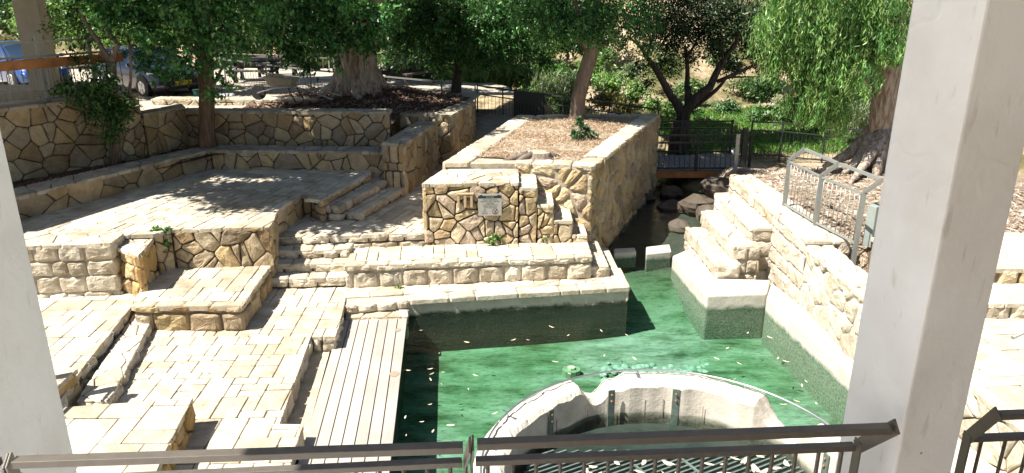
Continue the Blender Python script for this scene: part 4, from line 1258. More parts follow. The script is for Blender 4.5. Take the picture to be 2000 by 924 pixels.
# ------------------------------------------------------------------ cars
def car_paint(name, c):
    m, nt, b = nodes_mat(name)
    b.inputs['Base Color'].default_value = (*c, 1); b.inputs['Metallic'].default_value = .35; b.inputs['Roughness'].default_value = .28
    b.inputs['Coat Weight'].default_value = .8; b.inputs['Coat Roughness'].default_value = .05
    return m
def make_car(paint, label, loc, rz, plate=None):
    root = empty('parked_car', loc, rz, label, 'car', 'cars parked behind the low wall')
    # x forward, stations: x, half width, z low, z belt, crown
    def loft(stations, name, mat, parent=root, smooth=True):
        mb = MB(); rings = []
        for st in stations:
            rings.append([mb.vert((st[0], y, z)) for y, z in st[1]])
        for a, b in zip(rings, rings[1:]):
            n = len(a)
            for i in range(n - 1): mb.face([a[i], a[i + 1], b[i + 1], b[i]], 0, smooth)
        mb.face(rings[0], 0); mb.face(rings[-1][::-1], 0)
        o = mb.build(name, mat, parent); return o
    def sec(w, z0, z1, top, cr=.03):
        # cross section going from right sill over the top to left sill and closed under
        half = [(w * .90, z0), (w * .97, z0 + .08), (w, z0 + .28), (w * .985, z1 - .12), (w * .93, z1), (w * .60, top), (0, top + cr)]
        return [(-y, z) for y, z in half] + [(y, z) for y, z in half[::-1][1:]] + [(w * .9, z0), (-w * .9, z0)]
    b1 = [(-2.18, sec(.70, .40, .72, .74)), (-2.10, sec(.82, .30, .92, .96)), (-1.7, sec(.88, .22, .98, 1.03)), (-.9, sec(.90, .20, .96, 1.0)), (0, sec(.90, .20, .94, .98)), (.75, sec(.90, .20, .92, .98)), (1.2, sec(.89, .2, .86, .93)), (1.7, sec(.86, .21, .78, .84)), (2.0, sec(.78, .24, .68, .74)), (2.17, sec(.64, .30, .58, .62)), (2.22, sec(.55, .34, .50, .52))]
    body = loft(b1, 'body', paint)
    def cs(w, zb, zt, wt):
        half = [(w, zb), (wt + .02, zt - .06), (wt * .85, zt), (0, zt + .03)]
        return [(-y, z) for y, z in half] + [(y, z) for y, z in half[::-1][1:]]
    glass = loft([(-1.75, cs(.80, .94, .98, .74)), (-1.25, cs(.82, .94, 1.34, .62)), (-.4, cs(.83, .94, 1.42, .64)), (.25, cs(.83, .94, 1.38, .62)), (1.12, cs(.80, .90, .95, .74))], 'windows', M['glass_dark'])
    roof = loft([(-1.30, cs(.63, 1.33, 1.36, .60)), (-.4, cs(.66, 1.385, 1.45, .62)), (.2, cs(.64, 1.36, 1.415, .60))], 'roof', paint)
    for s in (-1, 1):
        for x0, z0, x1, z1 in ((.22, 1.39, 1.12, .93), (-.35, 1.41, -.38, .95), (-1.25, 1.36, -1.72, .97)):
            mb = MB(); mb.bar((x0, s * .635, z0), (x1, s * .80, z1), .05, .05); mb.build('window_pillar', paint, root)
        for x in (-1.35, 1.38):
            mb = MB(); mb.tube([(x, s * .72, .32), (x, s * .895, .32)], .325, 22); w_ = mb.build('wheel', M['black'], root)
            mb = MB(); mb.tube([(x, s * .88, .32), (x, s * .905, .32)], [.20, .20], 18)
            for k in range(5):
                a = 2 * math.pi * k / 5; mb.bar((x, s * .91, .32), (x + .2 * math.cos(a), s * .91, .32 + .2 * math.sin(a)), .05, .02, 0, (0, 1, 0))
            mb.build('rim', M['steel'], w_)
            mb = MB(); mb.tube([(x, s * .86, .34), (x, s * .888, .34)], .375, 22); mb.build('wheel_arch', M['black'], root)
        mb = MB()
        pts = [(1.66, s * .80, .66), (2.06, s * .63, .60), (2.15, s * .42, .56), (2.12, s * .42, .68), (1.98, s * .62, .74), (1.66, s * .82, .78)]
        c = [mb.vert(p) for p in pts]; c2 = [mb.vert((p[0] + .03, p[1] * 1.03, p[2] + .01)) for p in pts]
        mb.face(c2 if s > 0 else c2[::-1])
        for i in range(6):
            j = (i + 1) % 6; mb.face([c[i], c[j], c2[j], c2[i]])
        mb.build('headlight', M['white_plastic'], root)
        mb = MB(); mb.box((.95, s * .98, .98), (.14, .16, .11), 0, 0, .03); mb.build('mirror', paint, root)
    mb = MB(); mb.box((2.205, 0, .62), (.05, .72, .09), 0, 0, .01); mb.build('grille', M['black'], root)
    mb = MB(); mb.box((2.20, 0, .32), (.06, 1.0, .10), 0, 0, .01); mb.build('air_intake', M['black'], root)
    mb = MB(); mb.box((2.235, 0, .60), (.02, .10, .08), 0, 0, .01)
    mb.build('emblem', M['steel'], root)
    mb = MB(); mb.box((2.25, 0, .46), (.02, .52, .12), 0, 0, .002); pl = mb.build('licence_plate', simple('yellow plate', (.80, .48, .02), .5), root)
    if plate:
        text_mesh(plate, .095, (2.2615, 0, .46), R(90), R(90), M['black'], pl)
    return root
def text_mesh(body, size, loc, rx, rz, mat, parent=None, name='writing', align='CENTER', ex=.0004):
    cu = bpy.data.curves.new(name, 'FONT'); cu.body = body; cu.size = size; cu.align_x = align; cu.align_y = 'CENTER'; cu.extrude = ex
    t = bpy.data.objects.new(name, cu); COL.objects.link(t)
    dg = bpy.context.evaluated_depsgraph_get(); me = bpy.data.meshes.new_from_object(t.evaluated_get(dg))
    bpy.data.objects.remove(t)
    o = bpy.data.objects.new(name, me); me.materials.clear(); me.materials.append(mat); COL.objects.link(o)
    o.location = loc; o.rotation_euler = (rx, 0, rz)
    if parent: o.parent = parent
    return o
make_car(car_paint('dark grey blue car paint', (.045, .047, .075)), 'dark grey car with a yellow licence plate, nearest the low sunlit wall', (-11.9, 24.6, 2.36), R(-38), '71-815-78')
make_car(car_paint('blue car paint', (.03, .09, .28)), 'blue car parked beside the grey one, behind the cream pillar', (-17.2, 26.6, 2.36), R(-38))
make_car(car_paint('black car paint', (.012, .012, .014)), 'black car in deep shade behind the far left railing', (-18.0, 22.0, 2.36), R(-20))
# ------------------------------------------------------------------ vegetation
class Leaves:
    def __init__(s): s.V, s.T, s.n = [], [], 0
    def add(s, c, d, nrm, L, W, tint):
        """c centres (n,3), d leaf directions, nrm leaf normals, arrays of lengths and widths, tint (n,3)"""
        d = d / (np.linalg.norm(d, axis=1, keepdims=True) + 1e-9)
        w = np.cross(d, nrm); w /= (np.linalg.norm(w, axis=1, keepdims=True) + 1e-9)
        L = L[:, None]; W = W[:, None]
        nn = np.cross(w, d)
        q = np.stack([c - d * L * .5, c + w * W * .5 + nn * W * .12, c + d * L * .5, c - w * W * .5 + nn * W * .12], axis=1)
        s.V.append(q.reshape(-1, 3)); s.T.append(np.repeat(tint, 4, axis=0)); s.n += len(c)
    def build(s, name, parent=None, mat=None):
        V = np.concatenate(s.V).astype(np.float32); T = np.concatenate(s.T).astype(np.float32)
        n = len(V) // 4
        me = bpy.data.meshes.new(name)
        me.vertices.add(len(V)); me.vertices.foreach_set('co', V.ravel())
        me.loops.add(len(V)); me.loops.foreach_set('vertex_index', np.arange(len(V), dtype=np.int32))
        me.polygons.add(n); me.polygons.foreach_set('loop_start', np.arange(0, len(V), 4, dtype=np.int32)); me.polygons.foreach_set('loop_total', np.full(n, 4, dtype=np.int32))
        a = me.color_attributes.new('tint', 'FLOAT_COLOR', 'POINT')
        t = np.ones((len(V), 4), np.float32); t[:, :3] = T; a.data.foreach_set('color', t.ravel())
        me.materials.append(mat or M['leaf']); me.update(calc_edges=True)
        o = bpy.data.objects.new(name, me); COL.objects.link(o)
        if parent is not None:
            o.parent = parent; o.matrix_parent_inverse = Matrix.Translation(-Vector(parent.location))
        return o
def rdir(n):
    v = rng.normal(size=(n, 3)); return v / np.linalg.norm(v, axis=1, keepdims=True)
GREEN = np.array([(.045, .105, .030), (.060, .130, .035), (.080, .150, .040), (.035, .085, .028)])
def tints(n, pal, var=.25):
    k = rng.integers(0, len(pal), n); return np.asarray(pal)[k] * (1 + rng.uniform(-var, var, (n, 1)))
def clump(lv, c, rad, twigs, per, L, W, pal, spread=.17, droop=0.0, shell=.55, flat=.0):
    """ellipsoid of twigs; every twig carries a spray of leaves"""
    c = np.asarray(c, float); rad = np.asarray(rad, float)
    u = rdir(twigs); r = rng.uniform(shell ** 3, 1, (twigs, 1)) ** (1 / 3)
    r *= 1 + .22 * np.sin(u[:, :1] * 7 + c[0]) * np.sin(u[:, 2:3] * 6 + c[1])
    tw = c + u * r * rad
    td = u + rng.normal(scale=.5, size=(twigs, 3)); td[:, 2] -= droop
    td /= np.linalg.norm(td, axis=1, keepdims=True)
    tt = tints(twigs, pal, .42)
    n = twigs * per
    base = np.repeat(tw, per, axis=0); dd = np.repeat(td, per, axis=0)
    s_ = rng.uniform(-1, 1, (n, 1))
    pos = base + dd * s_ * spread + rng.normal(scale=spread * .28, size=(n, 3))
    ld = dd * .7 + rdir(n) * .8; ld[:, 2] -= droop
    nm = rdir(n) * .75; nm[:, 2] += .9
    sz = rng.uniform(.7, 1.25, n)
    lv.add(pos, ld, nm, L * sz, W * sz, np.repeat(tt, per, axis=0) * rng.uniform(.85, 1.2, (n, 1)))
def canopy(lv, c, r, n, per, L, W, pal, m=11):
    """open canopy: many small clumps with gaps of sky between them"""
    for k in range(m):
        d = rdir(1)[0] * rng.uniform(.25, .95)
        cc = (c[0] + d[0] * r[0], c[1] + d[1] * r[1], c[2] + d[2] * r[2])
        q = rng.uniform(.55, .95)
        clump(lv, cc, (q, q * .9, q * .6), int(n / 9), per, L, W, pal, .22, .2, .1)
def strand(lv, c, rad, strands, per, length, L, W, pal):
    """weeping strands of long narrow leaves"""
    c = np.asarray(c, float); rad = np.asarray(rad, float)
    st = c + rdir(strands) * (rng.uniform(.3, 1, (strands, 1)) ** .5) * rad
    ln = length * rng.uniform(.5, 1.2, strands)
    out = rng.normal(scale=.16, size=(strands, 2))
    n = strands * per
    t = np.tile(np.linspace(0, 1, per), strands) + rng.uniform(-.04, .04, n)
    base = np.repeat(st, per, axis=0)
    pos = base.copy(); pos[:, 2] -= t * np.repeat(ln, per)
    sway = np.repeat(out, per, axis=0) * (t[:, None] ** .6)
    pos[:, :2] += sway + rng.normal(scale=.045, size=(n, 2))
    ld = rng.normal(scale=.42, size=(n, 3)); ld[:, 2] -= 1.0
    nm = rdir(n); nm[:, 2] *= .3
    sz = rng.uniform(.7, 1.3, n)
    tt = np.repeat(tints(strands, pal, .2), per, axis=0) * rng.uniform(.85, 1.25, (n, 1))
    lv.add(pos, ld, nm, L * sz, W * sz, tt)
def limb(mb, a, b, r0, r1, seed=0, n=7, sag=.0, k=6):
    a, b = Vector(a), Vector(b); pts = []; L = (b - a).length
    rn = random.Random(seed)
    o1 = Vector((rn.uniform(-1, 1), rn.uniform(-1, 1), rn.uniform(-.4, .6))) * L * .12
    for i in range(k + 1):
        t = i / k; pts.append(a + (b - a) * t + o1 * math.sin(t * math.pi) + Vector((0, 0, -sag * t * t)))
    mb.tube(pts, [r0 + (r1 - r0) * i / k for i in range(k + 1)], n, 0, True, .25, seed)
    return pts
def tree(name, label, base, trunk, radii, bark, limbs, crown_fn, cat='tree', group=None, flare=None):
    """trunk: list of points, limbs: list of (index, target, r0, r1)"""
    root = empty(name, base, 0, label, cat, group)
    mb = MB(); mb.tube(trunk, radii, 14, 0, True, .22, base[0])
    if flare:
        for (dx, dy, dz, r) in flare:
            b0 = Vector(base)
            mb.tube([b0 + Vector((dx * .12, dy * .12, .75)), b0 + Vector((dx * .3, dy * .3, .38)), b0 + Vector((dx * .6, dy * .6, .14 + dz * .5)), b0 + Vector((dx, dy, dz))], [r * 1.2, r, r * .62, r * .22], 8, 0, True, .4, dx)
    o = mb.build('trunk', M[bark]); o.parent = root; o.matrix_parent_inverse = Matrix.Translation(-Vector(base))
    for i, (k, tgt, r0, r1) in enumerate(limbs):
        mb = MB(); limb(mb, trunk[k] if isinstance(k, int) else k, tgt, r0, r1, i * 7 + int(base[0] * 10))
        o = mb.build('limb', M[bark]); o.parent = root; o.matrix_parent_inverse = Matrix.Translation(-Vector(base))
    lv = Leaves(); crown_fn(lv); lv.build('crown', root)
    return root
def W3(u, v, y): return PY(u, v, y)
def px_clumps(lv, items, L, W, pal, per=12, spread=.17, droop=.3, dens=1.0, shell=.5, rs=1.0):
    """items: (u, v, depth y, radius in pixels, [vertical scale])"""
    for it in items:
        u, v, y, r = it[:4]; vs = it[4] if len(it) > 4 else .8
        c = W3(u, v, y); rr = r / 1450 * y * rs
        tw = int(dens * 30 * (rr / .5) ** 2)
        clump(lv, c, (rr, rr * .9, rr * vs), max(8, tw), per, L, W, pal, spread, droop, shell)

# --- A: tree in the planting bed
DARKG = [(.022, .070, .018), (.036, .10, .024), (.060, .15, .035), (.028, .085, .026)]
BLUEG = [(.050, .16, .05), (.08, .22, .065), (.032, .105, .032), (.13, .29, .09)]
def crown_A(lv):
    px_clumps(lv, [(300, 25, 16.5, 60), (360, 75, 16.2, 55), (300, 100, 16.4, 42), (420, 40, 16.3, 60), (470, 30, 16.5, 60), (330, 150, 16.6, 24), (285, 60, 16.0, 45), (425, 110, 16.2, 42), (440, 165, 16.3, 24), (380, 130, 16.0, 30), (530, 10, 16.5, 45), (470, 90, 16.8, 30),
                   (250, 30, 15.8, 40), (200, 20, 15.6, 35), (350, 10, 15.6, 50), (345, 118, 15.9, 26), (300, 140, 16.2, 16, 1.2), (415, 185, 16.4, 12, 1.2)], .115, .062, BLUEG, 10, .17, .35, 1.5, .2)
    for c, r in (((-7.6, 15.2, 6.9), (2.3, 2.2, 1.1)), ((-9.6, 16.2, 7.2), (2.0, 2.0, 1.2)), ((-6.0, 16.6, 7.4), (2.2, 2.0, 1.2)), ((-7.8, 17.8, 8.2), (2.5, 2.2, 1.4)), ((-8.4, 13.6, 7.2), (1.9, 1.5, .8)), ((-6.6, 13.9, 6.9), (1.0, 1.0, .5))):
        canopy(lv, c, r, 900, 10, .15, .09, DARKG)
bx, by, bz = W3(405, 283, 17.6)
tree('bed_tree', 'tree with a straight reddish brown trunk rising from the dark planting bed', (bx, by, bz - .05), [(bx, by, bz - .2), (bx + .02, by, bz + .3), W3(404, 190, 17.6), W3(402, 120, 17.5), W3(400, 60, 17.3), W3(396, -40, 17)], [.24, .20, .185, .17, .14, .10], 'bark_brown',
     [(3, W3(330, 40, 16.5), .09, .03), (3, W3(450, 50, 16.4), .09, .03), (4, W3(300, -20, 16), .08, .03), (5, (-7.8, 16, 7.0), .1, .03), (5, (-6, 16.6, 7.4), .08, .03), (2, W3(440, 120, 16.4), .05, .02)], crown_A)
# --- B: big eucalyptus with pale trunk
def crown_B(lv):
    px_clumps(lv, [(560, 40, 19.5, 60), (620, 20, 20, 60), (560, 95, 19.6, 36), (525, 60, 19.4, 36), (640, 70, 19.8, 45), (690, 45, 20, 50), (740, 30, 20, 50), (600, 125, 19.5, 26), (575, 105, 19.4, 24), (650, 115, 19.6, 20, 1.1), (700, 85, 19.8, 30), (505, 20, 19.6, 40), (735, 75, 20.2, 26), (610, 70, 19.2, 40), (660, 5, 19.3, 50), (720, 100, 20, 16)], .125, .068, BLUEG, 10, .2, .35, 1.8, .2)
    for c, r in (((-7.2, 20, 7.4), (2.6, 2.2, 1.1)), ((-4.4, 20.5, 7.6), (2.6, 2.2, 1.1)), ((-9.0, 18.8, 8.3), (2.4, 2.2, 1.2)), ((-9.5, 23.5, 7.6), (2.6, 2.2, 1.1)), ((-13.5, 23.5, 7.6), (2.6, 2.2, 1.1)), ((-7.5, 26.5, 7.8), (2.6, 2.2, 1.1)), ((-11.5, 27, 8.0), (2.8, 2.2, 1.1)), ((-16.5, 25.5, 8.0), (2.8, 2.4, 1.1)), ((-4.5, 27, 7.8), (2.6, 2.2, 1.1))):
        canopy(lv, c, r, 700, 10, .19, .11, DARKG, 18 if c[1] > 22 else 10)  # clumps high over the yard are added out of view to shade it
bx, by, bz = W3(702, 192, 22.3)
tree('eucalyptus_tree', 'huge leaning pale eucalyptus trunk with dark roots on the mulch bank', (bx, by, 2.65), [(bx + .1, by, 2.3), (bx + .04, by, 2.9), W3(698, 150, 22.2), W3(697, 100, 22.1), W3(705, 50, 22), W3(720, -20, 21.8), W3(735, -120, 21.5)], [.86, .72, .62, .56, .54, .52, .45], 'bark_euc',
     [(4, W3(600, 10, 20.4), .18, .05), (5, (-7, 20, 7.3), .2, .06), (5, W3(770, -30, 20.5), .2, .06), (3, W3(640, 60, 20.2), .09, .03)], crown_B,
     flare=[(-1.15, -.45, -.15, .34), (-.7, -.95, -.25, .30), (.2, -1.1, -.3, .32), (.95, -.7, -.3, .32), (1.3, .1, -.3, .30), (-1.3, .3, -.1, .28)])
# --- C: leaning tree in the planter
def crown_C(lv):
    px_clumps(lv, [(1100, 20, 20, 60), (1160, 40, 19.6, 55), (1180, 70, 19.5, 32), (1110, 65, 19.6, 34), (1210, 15, 19.8, 55), (1040, 10, 20, 50), (1080, 45, 19.8, 36), (1235, 60, 20, 30), (1260, 30, 20.2, 45), (1060, 75, 20, 20), (1150, 78, 19.3, 22), (1270, 95, 20.2, 26), (1215, 90, 20.3, 18)], .095, .045, BLUEG, 12, .18, .3, 2.2, .2)
    for c, r in (((0.2, 19.8, 7.3), (2.4, 2.2, 1.2)), ((2.6, 19.5, 7.2), (2.6, 2.2, 1.2)), ((-1.6, 20.5, 8.0), (2.4, 2.4, 1.3)), ((1.2, 21, 8.4), (2.6, 2.4, 1.4))):
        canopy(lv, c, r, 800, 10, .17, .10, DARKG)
bx, by, bz = W3(1128, 228, 20.3)
tree('planter_tree', 'slender grey brown tree leaning right out of the raised planter', (bx, by, 2.15), [(bx - .02, by, 2.0), (bx, by, 2.35), W3(1131, 190, 20.2), W3(1144, 140, 20.1), W3(1156, 100, 20), W3(1162, 60, 19.9), W3(1170, -20, 19.8)], [.25, .21, .19, .18, .19, .12, .08], 'bark_grey',
     [(4, W3(1100, 60, 19.7), .11, .04), (4, W3(1210, 60, 19.7), .08, .03), (5, W3(1120, -10, 19.6), .07, .03), (6, (2.6, 19.5, 7.0), .08, .03)], crown_C)
# --- D: dark dense tree behind the corner wall
def crown_D(lv):
    px_clumps(lv, [(830, 60, 24, 70), (900, 70, 23.6, 65), (960, 80, 24, 60), (870, 20, 24, 65), (790, 100, 24, 38), (950, 30, 24, 60), (1010, 70, 24, 50), (1020, 110, 24.2, 35), (860, 115, 23.5, 40), (930, 120, 23.8, 36), (800, 30, 24, 50), (1030, 30, 24, 45), (780, 70, 24, 30), (1065, 120, 24.3, 22)], .115, .05, BLUEG + DARKG, 12, .2, .3, 2.0, .2)
    for c, r in (((-1.0, 25, 8.0), (2.6, 2.0, 1.2)), ((-4.4, 23, 8.0), (2.6, 2.4, 1.2))):
        canopy(lv, c, r, 700, 10, .2, .11, DARKG)
bx, by, bz = W3(889, 200, 24.6)
tree('dark_tree', 'dense dark green tree with a thin dark trunk beside the yard fence', (bx, by, 1.6), [(bx, by, 1.4), W3(889, 190, 24.6), W3(893, 150, 24.6), W3(896, 110, 24.6), W3(900, 50, 24.5)], [.20, .17, .15, .14, .1], 'bark_dark',
     [(3, W3(840, 70, 24), .08, .03), (3, W3(960, 80, 24.2), .08, .03), (4, W3(900, -30, 24), .08, .03)], crown_D)
# --- E: dark many-stemmed tree behind the bridge
def crown_E(lv):
    px_clumps(lv, [(1310, 20, 24, 62), (1380, 30, 24.5, 62), (1450, 25, 24.5, 60), (1330, 75, 24.3, 30), (1400, 95, 25, 32), (1460, 80, 25, 34), (1270, 60, 24.6, 40), (1500, 50, 25, 45), (1350, 110, 25, 22), (1430, 130, 25.5, 22), (1480, 120, 25, 24), (1300, 125, 25, 22), (1250, 130, 25, 20), (1260, 165, 25, 14), (1395, 60, 24.2, 40), (1510, 110, 26, 26), (1300, 95, 24, 20)], .10, .05, [(.025, .055, .022), (.035, .07, .028), (.05, .09, .035), (.03, .05, .03)], 11, .2, .2, 3.0, .15)
    for c, r in (((3.0, 24, 7.2), (2.4, 2.2, 1.2)), ((9.8, 27.5, 8.3), (2.8, 2.4, 1.2))):
        canopy(lv, c, r, 700, 10, .2, .11, DARKG)
bx, by, bz = W3(1328, 285, 24.6)
E0, E1 = W3(1326, 268, 24.6), W3(1332, 235, 24.6)
tree('many_stemmed_tree', 'dark many-stemmed tree spreading behind the footbridge', (bx, by, .4), [(bx, by, .2), E0, E1], [.44, .34, .30], 'bark_dark',
     [(E1, W3(1312, 190, 24.5), .19, .13), (W3(1314, 195, 24.5), W3(1262, 110, 24.4), .13, .07), (W3(1264, 115, 24.4), W3(1225, 70, 24.3), .07, .03), (E0, W3(1342, 170, 24.8), .15, .11), (W3(1342, 172, 24.8), W3(1338, 90, 24.7), .10, .05), (E1, W3(1388, 168, 24.6), .20, .14), (W3(1386, 172, 24.6), W3(1440, 80, 24.5), .13, .07), (W3(1400, 160, 24.6), W3(1490, 120, 24.7), .07, .03), (W3(1438, 85, 24.5), W3(1450, 10, 24.4), .07, .04), (W3(1352, 210, 24.7), W3(1420, 150, 25), .09, .04), (W3(1416, 152, 25), W3(1480, 150, 25.2), .045, .015), (W3(1262, 112, 24.4), W3(1290, 40, 24.3), .06, .03), (W3(1412, 130, 24.6), W3(1395, 60, 24.6), .05, .02), (W3(1338, 120, 24.7), W3(1370, 60, 24.7), .05, .02)], crown_E)
# --- F: right eucalyptus with weeping light foliage
YG = [(.15, .31, .08), (.20, .35, .10), (.10, .23, .06), (.24, .36, .12), (.07, .16, .045)]
def crown_F(lv):
    for u, v, y, r, n, ln in ((1560, -20, 17.2, 70, 130, 1.5), (1640, 0, 17.0, 80, 150, 1.5), (1720, -10, 16.8, 60, 110, 1.0), (1540, 60, 17.6, 45, 80, 1.2), (1600, 80, 17.3, 60, 110, 1.2), (1660, 100, 17.0, 60, 100, 1.2), (1580, 150, 17.3, 34, 55, .9), (1625, 170, 17.2, 40, 70, .9), (1720, 50, 16.6, 40, 60, .7), (1590, 205, 17.4, 26, 34, .6), (1640, 215, 17.3, 26, 30, .6), (1500, 30, 18, 24, 34, 1.0), (1680, 130, 16.4, 18, 16, .7), (1755, 90, 16.4, 20, 24, .5), (1510, 100, 18, 18, 22, .7), (1560, 180, 17.6, 22, 26, .7), (1600, -100, 17, 110, 150, 1.4), (1700, -100, 16.8, 100, 130, 1.1)):
        c = W3(u, v, y); rr = r / 1450 * y
        strand(lv, c, (rr, rr * .8, rr * .5), int(n * .8), 32, ln * .85, .135, .028, YG)
        strand(lv, (c[0], c[1] + rr * .5, c[2]), (rr, rr * .6, rr * .5), int(n * .28), 28, ln * .8, .13, .024, [(.05, .10, .03), (.08, .15, .04), (.14, .11, .06)])
bx, by, bz = W3(1722, 330, 17.9)
tree('eucalyptus_tree', 'tall eucalyptus at the right with weeping pale green leaves and peeling trunk', (bx, by, 1.75), [(bx - .05, by, 1.4), (bx, by, 2.1), W3(1722, 270, 17.8), W3(1726, 210, 17.7), W3(1732, 150, 17.6), W3(1742, 60, 17.4), W3(1752, -60, 17)], [.58, .44, .35, .32, .31, .29, .24], 'bark_euc',
     [(5, W3(1640, -40, 17), .12, .04), (6, W3(1560, -120, 17.2), .12, .04), (4, W3(1660, 90, 17.2), .05, .015)], crown_F,
     flare=[(-1.3, -.8, -.3, .24), (-.8, -1.3, -.35, .22), (-1.5, -.1, -.3, .22), (.2, -1.4, -.3, .24), (-1.5, -1.6, -.35, .17)])
# --- G: slender forked tree at the left with a leafy bush
def crown_G(lv):
    px_clumps(lv, [(170, 60, 16.2, 36), (200, 20, 16.2, 40), (230, 60, 16, 30), (150, 110, 16, 26), (180, 130, 15.6, 30), (140, 20, 16.4, 36), (240, 20, 16.4, 34), (110, 60, 16.2, 20)], .09, .03, DARKG, 12, .18, .3, 1.6, .2)
bx, by, bz = W3(222, 305, 16.0)
G1 = W3(217, 120, 15.9)
tree('slender_tree', 'slender forked tree in front of the parked car, its foot hidden by a bush', (bx, by, 1.9), [(bx, by, 1.8), W3(220, 230, 16), W3(218, 170, 16), G1], [.12, .11, .105, .10], 'bark_grey',
     [(G1, W3(196, 85, 15.9), .075, .05), (W3(197, 88, 15.9), W3(155, 20, 16), .05, .03), (G1, W3(232, 85, 15.9), .075, .055), (W3(231, 88, 15.9), W3(205, 30, 16), .05, .03), (W3(206, 32, 16), W3(190, -10, 16), .03, .02), (W3(250, 200, 16), W3(246, 60, 16), .035, .02)], crown_G)

# --- shrubs and plants
def shrub(name, label, base, items, L, W, pal, stem=True, cat='shrub', group=None, per=12, spread=.15, droop=.2, dens=1, mat='bark_brown', shell=.2):
    root = empty(name, base, 0, label, cat, group)
    if stem:
        for i in range(3):
            mb = MB(); it = items[i % len(items)]; t = W3(*it[:3])
            limb(mb, base, t, .022 if it[3] > 12 else .008, .005, i + int(base[0] * 3), 5)
            o = mb.build('stem', M[mat]); o.parent = root; o.matrix_parent_inverse = Matrix.Translation(-Vector(base))
    lv = Leaves(); px_clumps(lv, items, L, W, pal, per, spread, droop, dens, shell); lv.build('foliage', root)
    return root
x, y, z = W3(218, 312, 15.7)
shrub('bushy_shrub', 'airy dark green bush spilling over the tall wall around the slender tree', (x, y, 1.9), [(215, 215, 15.6, 34), (185, 190, 15.4, 34), (230, 240, 15.5, 24), (150, 180, 15.4, 26), (200, 160, 15.6, 28), (245, 205, 15.6, 22), (215, 265, 15.6, 20), (120, 175, 15.3, 16), (175, 230, 15.4, 18)], .11, .036, [(.025, .075, .02), (.04, .11, .028), (.09, .18, .04)], per=10, dens=4.2)
x, y = P(1140, 272, 2.2)
shrub('planter_shrub', 'small glossy green shrub growing in the straw of the raised planter', (x, y, 2.15), [(1140, 262, y, 14), (1128, 266, y - .1, 12), (1120, 260, y, 9), (1155, 264, y, 11), (1133, 242, y, 8), (1131, 234, y, 6), (1148, 252, y + .1, 8)], .09, .045, [(.06, .13, .06), (.09, .17, .08), (.05, .11, .05)], spread=.08, dens=2.4)
x, y = P(318, 505, 1.0)
shrub('wall_plant', 'bright green weed growing out of the rubble wall at the platform corner', (x, y - .0, 1.0), [(313, 462, y - .05, 12), (306, 452, y - .05, 10), (320, 475, y - .08, 10), (322, 452, y - .05, 7), (315, 485, y - .1, 7)], .085, .05, [(.08, .19, .04), (.11, .24, .05), (.07, .16, .05)], spread=.06, dens=3.2, per=8)
x, y = P(962, 477, .8)
shrub('wall_plant', 'small green weed at the foot of the wall below the warning sign', (x, y - .04, .8), [(960, 466, y - .08, 9), (970, 464, y - .06, 7), (955, 471, y - .08, 6), (975, 468, y - .06, 4)], .06, .03, [(.14, .25, .07), (.10, .20, .05), (.18, .28, .10)], spread=.05, dens=3.6, per=8)
x, y = P(1068, 474, .8)
shrub('wall_plant', 'tiny dry weed at the foot of the wall, right of the sign', (x, y - .02, .8), [(1066, 467, y - .05, 5), (1070, 461, y - .05, 4)], .05, .018, [(.20, .22, .09), (.14, .18, .06)], spread=.04, dens=5, per=6)
x, y = P(780, 562, .35)
shrub('wall_plant', 'tiny yellowish weed in the joint at the foot of the long bench', (x, y, .35), [(776, 560, y - .02, 6), (786, 563, y - .02, 4)], .05, .02, [(.20, .24, .08), (.12, .19, .06)], spread=.04, dens=3, per=6)
x, y = P(540, 590, .35)
# dry sprigs on the mulch bank
x, y = P(520, 200, 2.5)

# --- the ground beyond, the creek and the hillside
def terrain_z(x, y):
    z = -1.7
    if y > 18.5:
        t = min(1, (y - 18.5) / 3.0)
        z = -1.7 + (.35 + 1.7) * t * t * (3 - 2 * t)
        if x > 0: z += min(.5, max(0, y - 23) * .10)
    if x < -1: # plateau edge
        t = min(1, (-1 - x) / 6) ; z = z * (1 - t) + min(z, 1.2) * t
    # creek
    if y > 17:
        cx = 3.2 + (y - 17) * .16
        d = abs(x - cx); 
        if d < 1.6 and y < 26: z = min(z, -.45 + (d / 1.6) ** 2 * 1.0)
    if y > 28: z += (y - 28) * .10
    t = min(1, max(0, (x - 0) / 6)); y0 = 41 - 10 * t
    if y > y0: z += (y - y0) * .50 + nz(x, y, .16, 1.3) * min(1, (y - y0) / 4)
    if x > 13: z = max(z, 1.3) + (x - 13) * .12
    if y > 60: z = min(z, 14 + nz(x, y, .1, 1))
    return z + nz(x, y, .5, .12) + nz(x, y, 1.7, .05)
def hill_mat():
    m, nt, b = nodes_mat('dry hillside earth')
    tc = N(nt, 'ShaderNodeTexCoord').outputs['Object']
    n = noise_tex(nt, .35, 9, .7, tc); n2 = noise_tex(nt, 2.6, 8, .7, tc)
    r = ramp(nt, n.outputs[0], [(.36, (.09, .11, .04)), (.46, (.22, .19, .10)), (.54, (.46, .36, .24)), (.60, (.50, .42, .31)), (.68, (.36, .20, .09))])
    r2 = ramp(nt, n2.outputs[0], [(.3, (.55, .55, .5)), (.6, (1.1, 1.1, 1.1))])
    c = mixc(nt, 'MULTIPLY', 1, r.outputs[0], r2.outputs[0])
    nt.links.new(c, b.inputs['Base Color']); b.inputs['Roughness'].default_value = 1; b.inputs['Specular IOR Level'].default_value = .1
    bump(nt, b, n2.outputs[0], 1, .25)
    return m
M['hill'] = hill_mat()
gb = MB()
xs = [-70, -50, -36, -28] + list(np.arange(-24, 26, .8)) + [30, 38, 50, 70]
ys = [-12, -4, 2, 8, 14] + list(np.arange(17, 40, .8)) + list(np.arange(41, 75, 2.5)) + [90, 140, 260]
idx = [[gb.vert((x, y, terrain_z(x, y))) for x in xs] for y in ys]
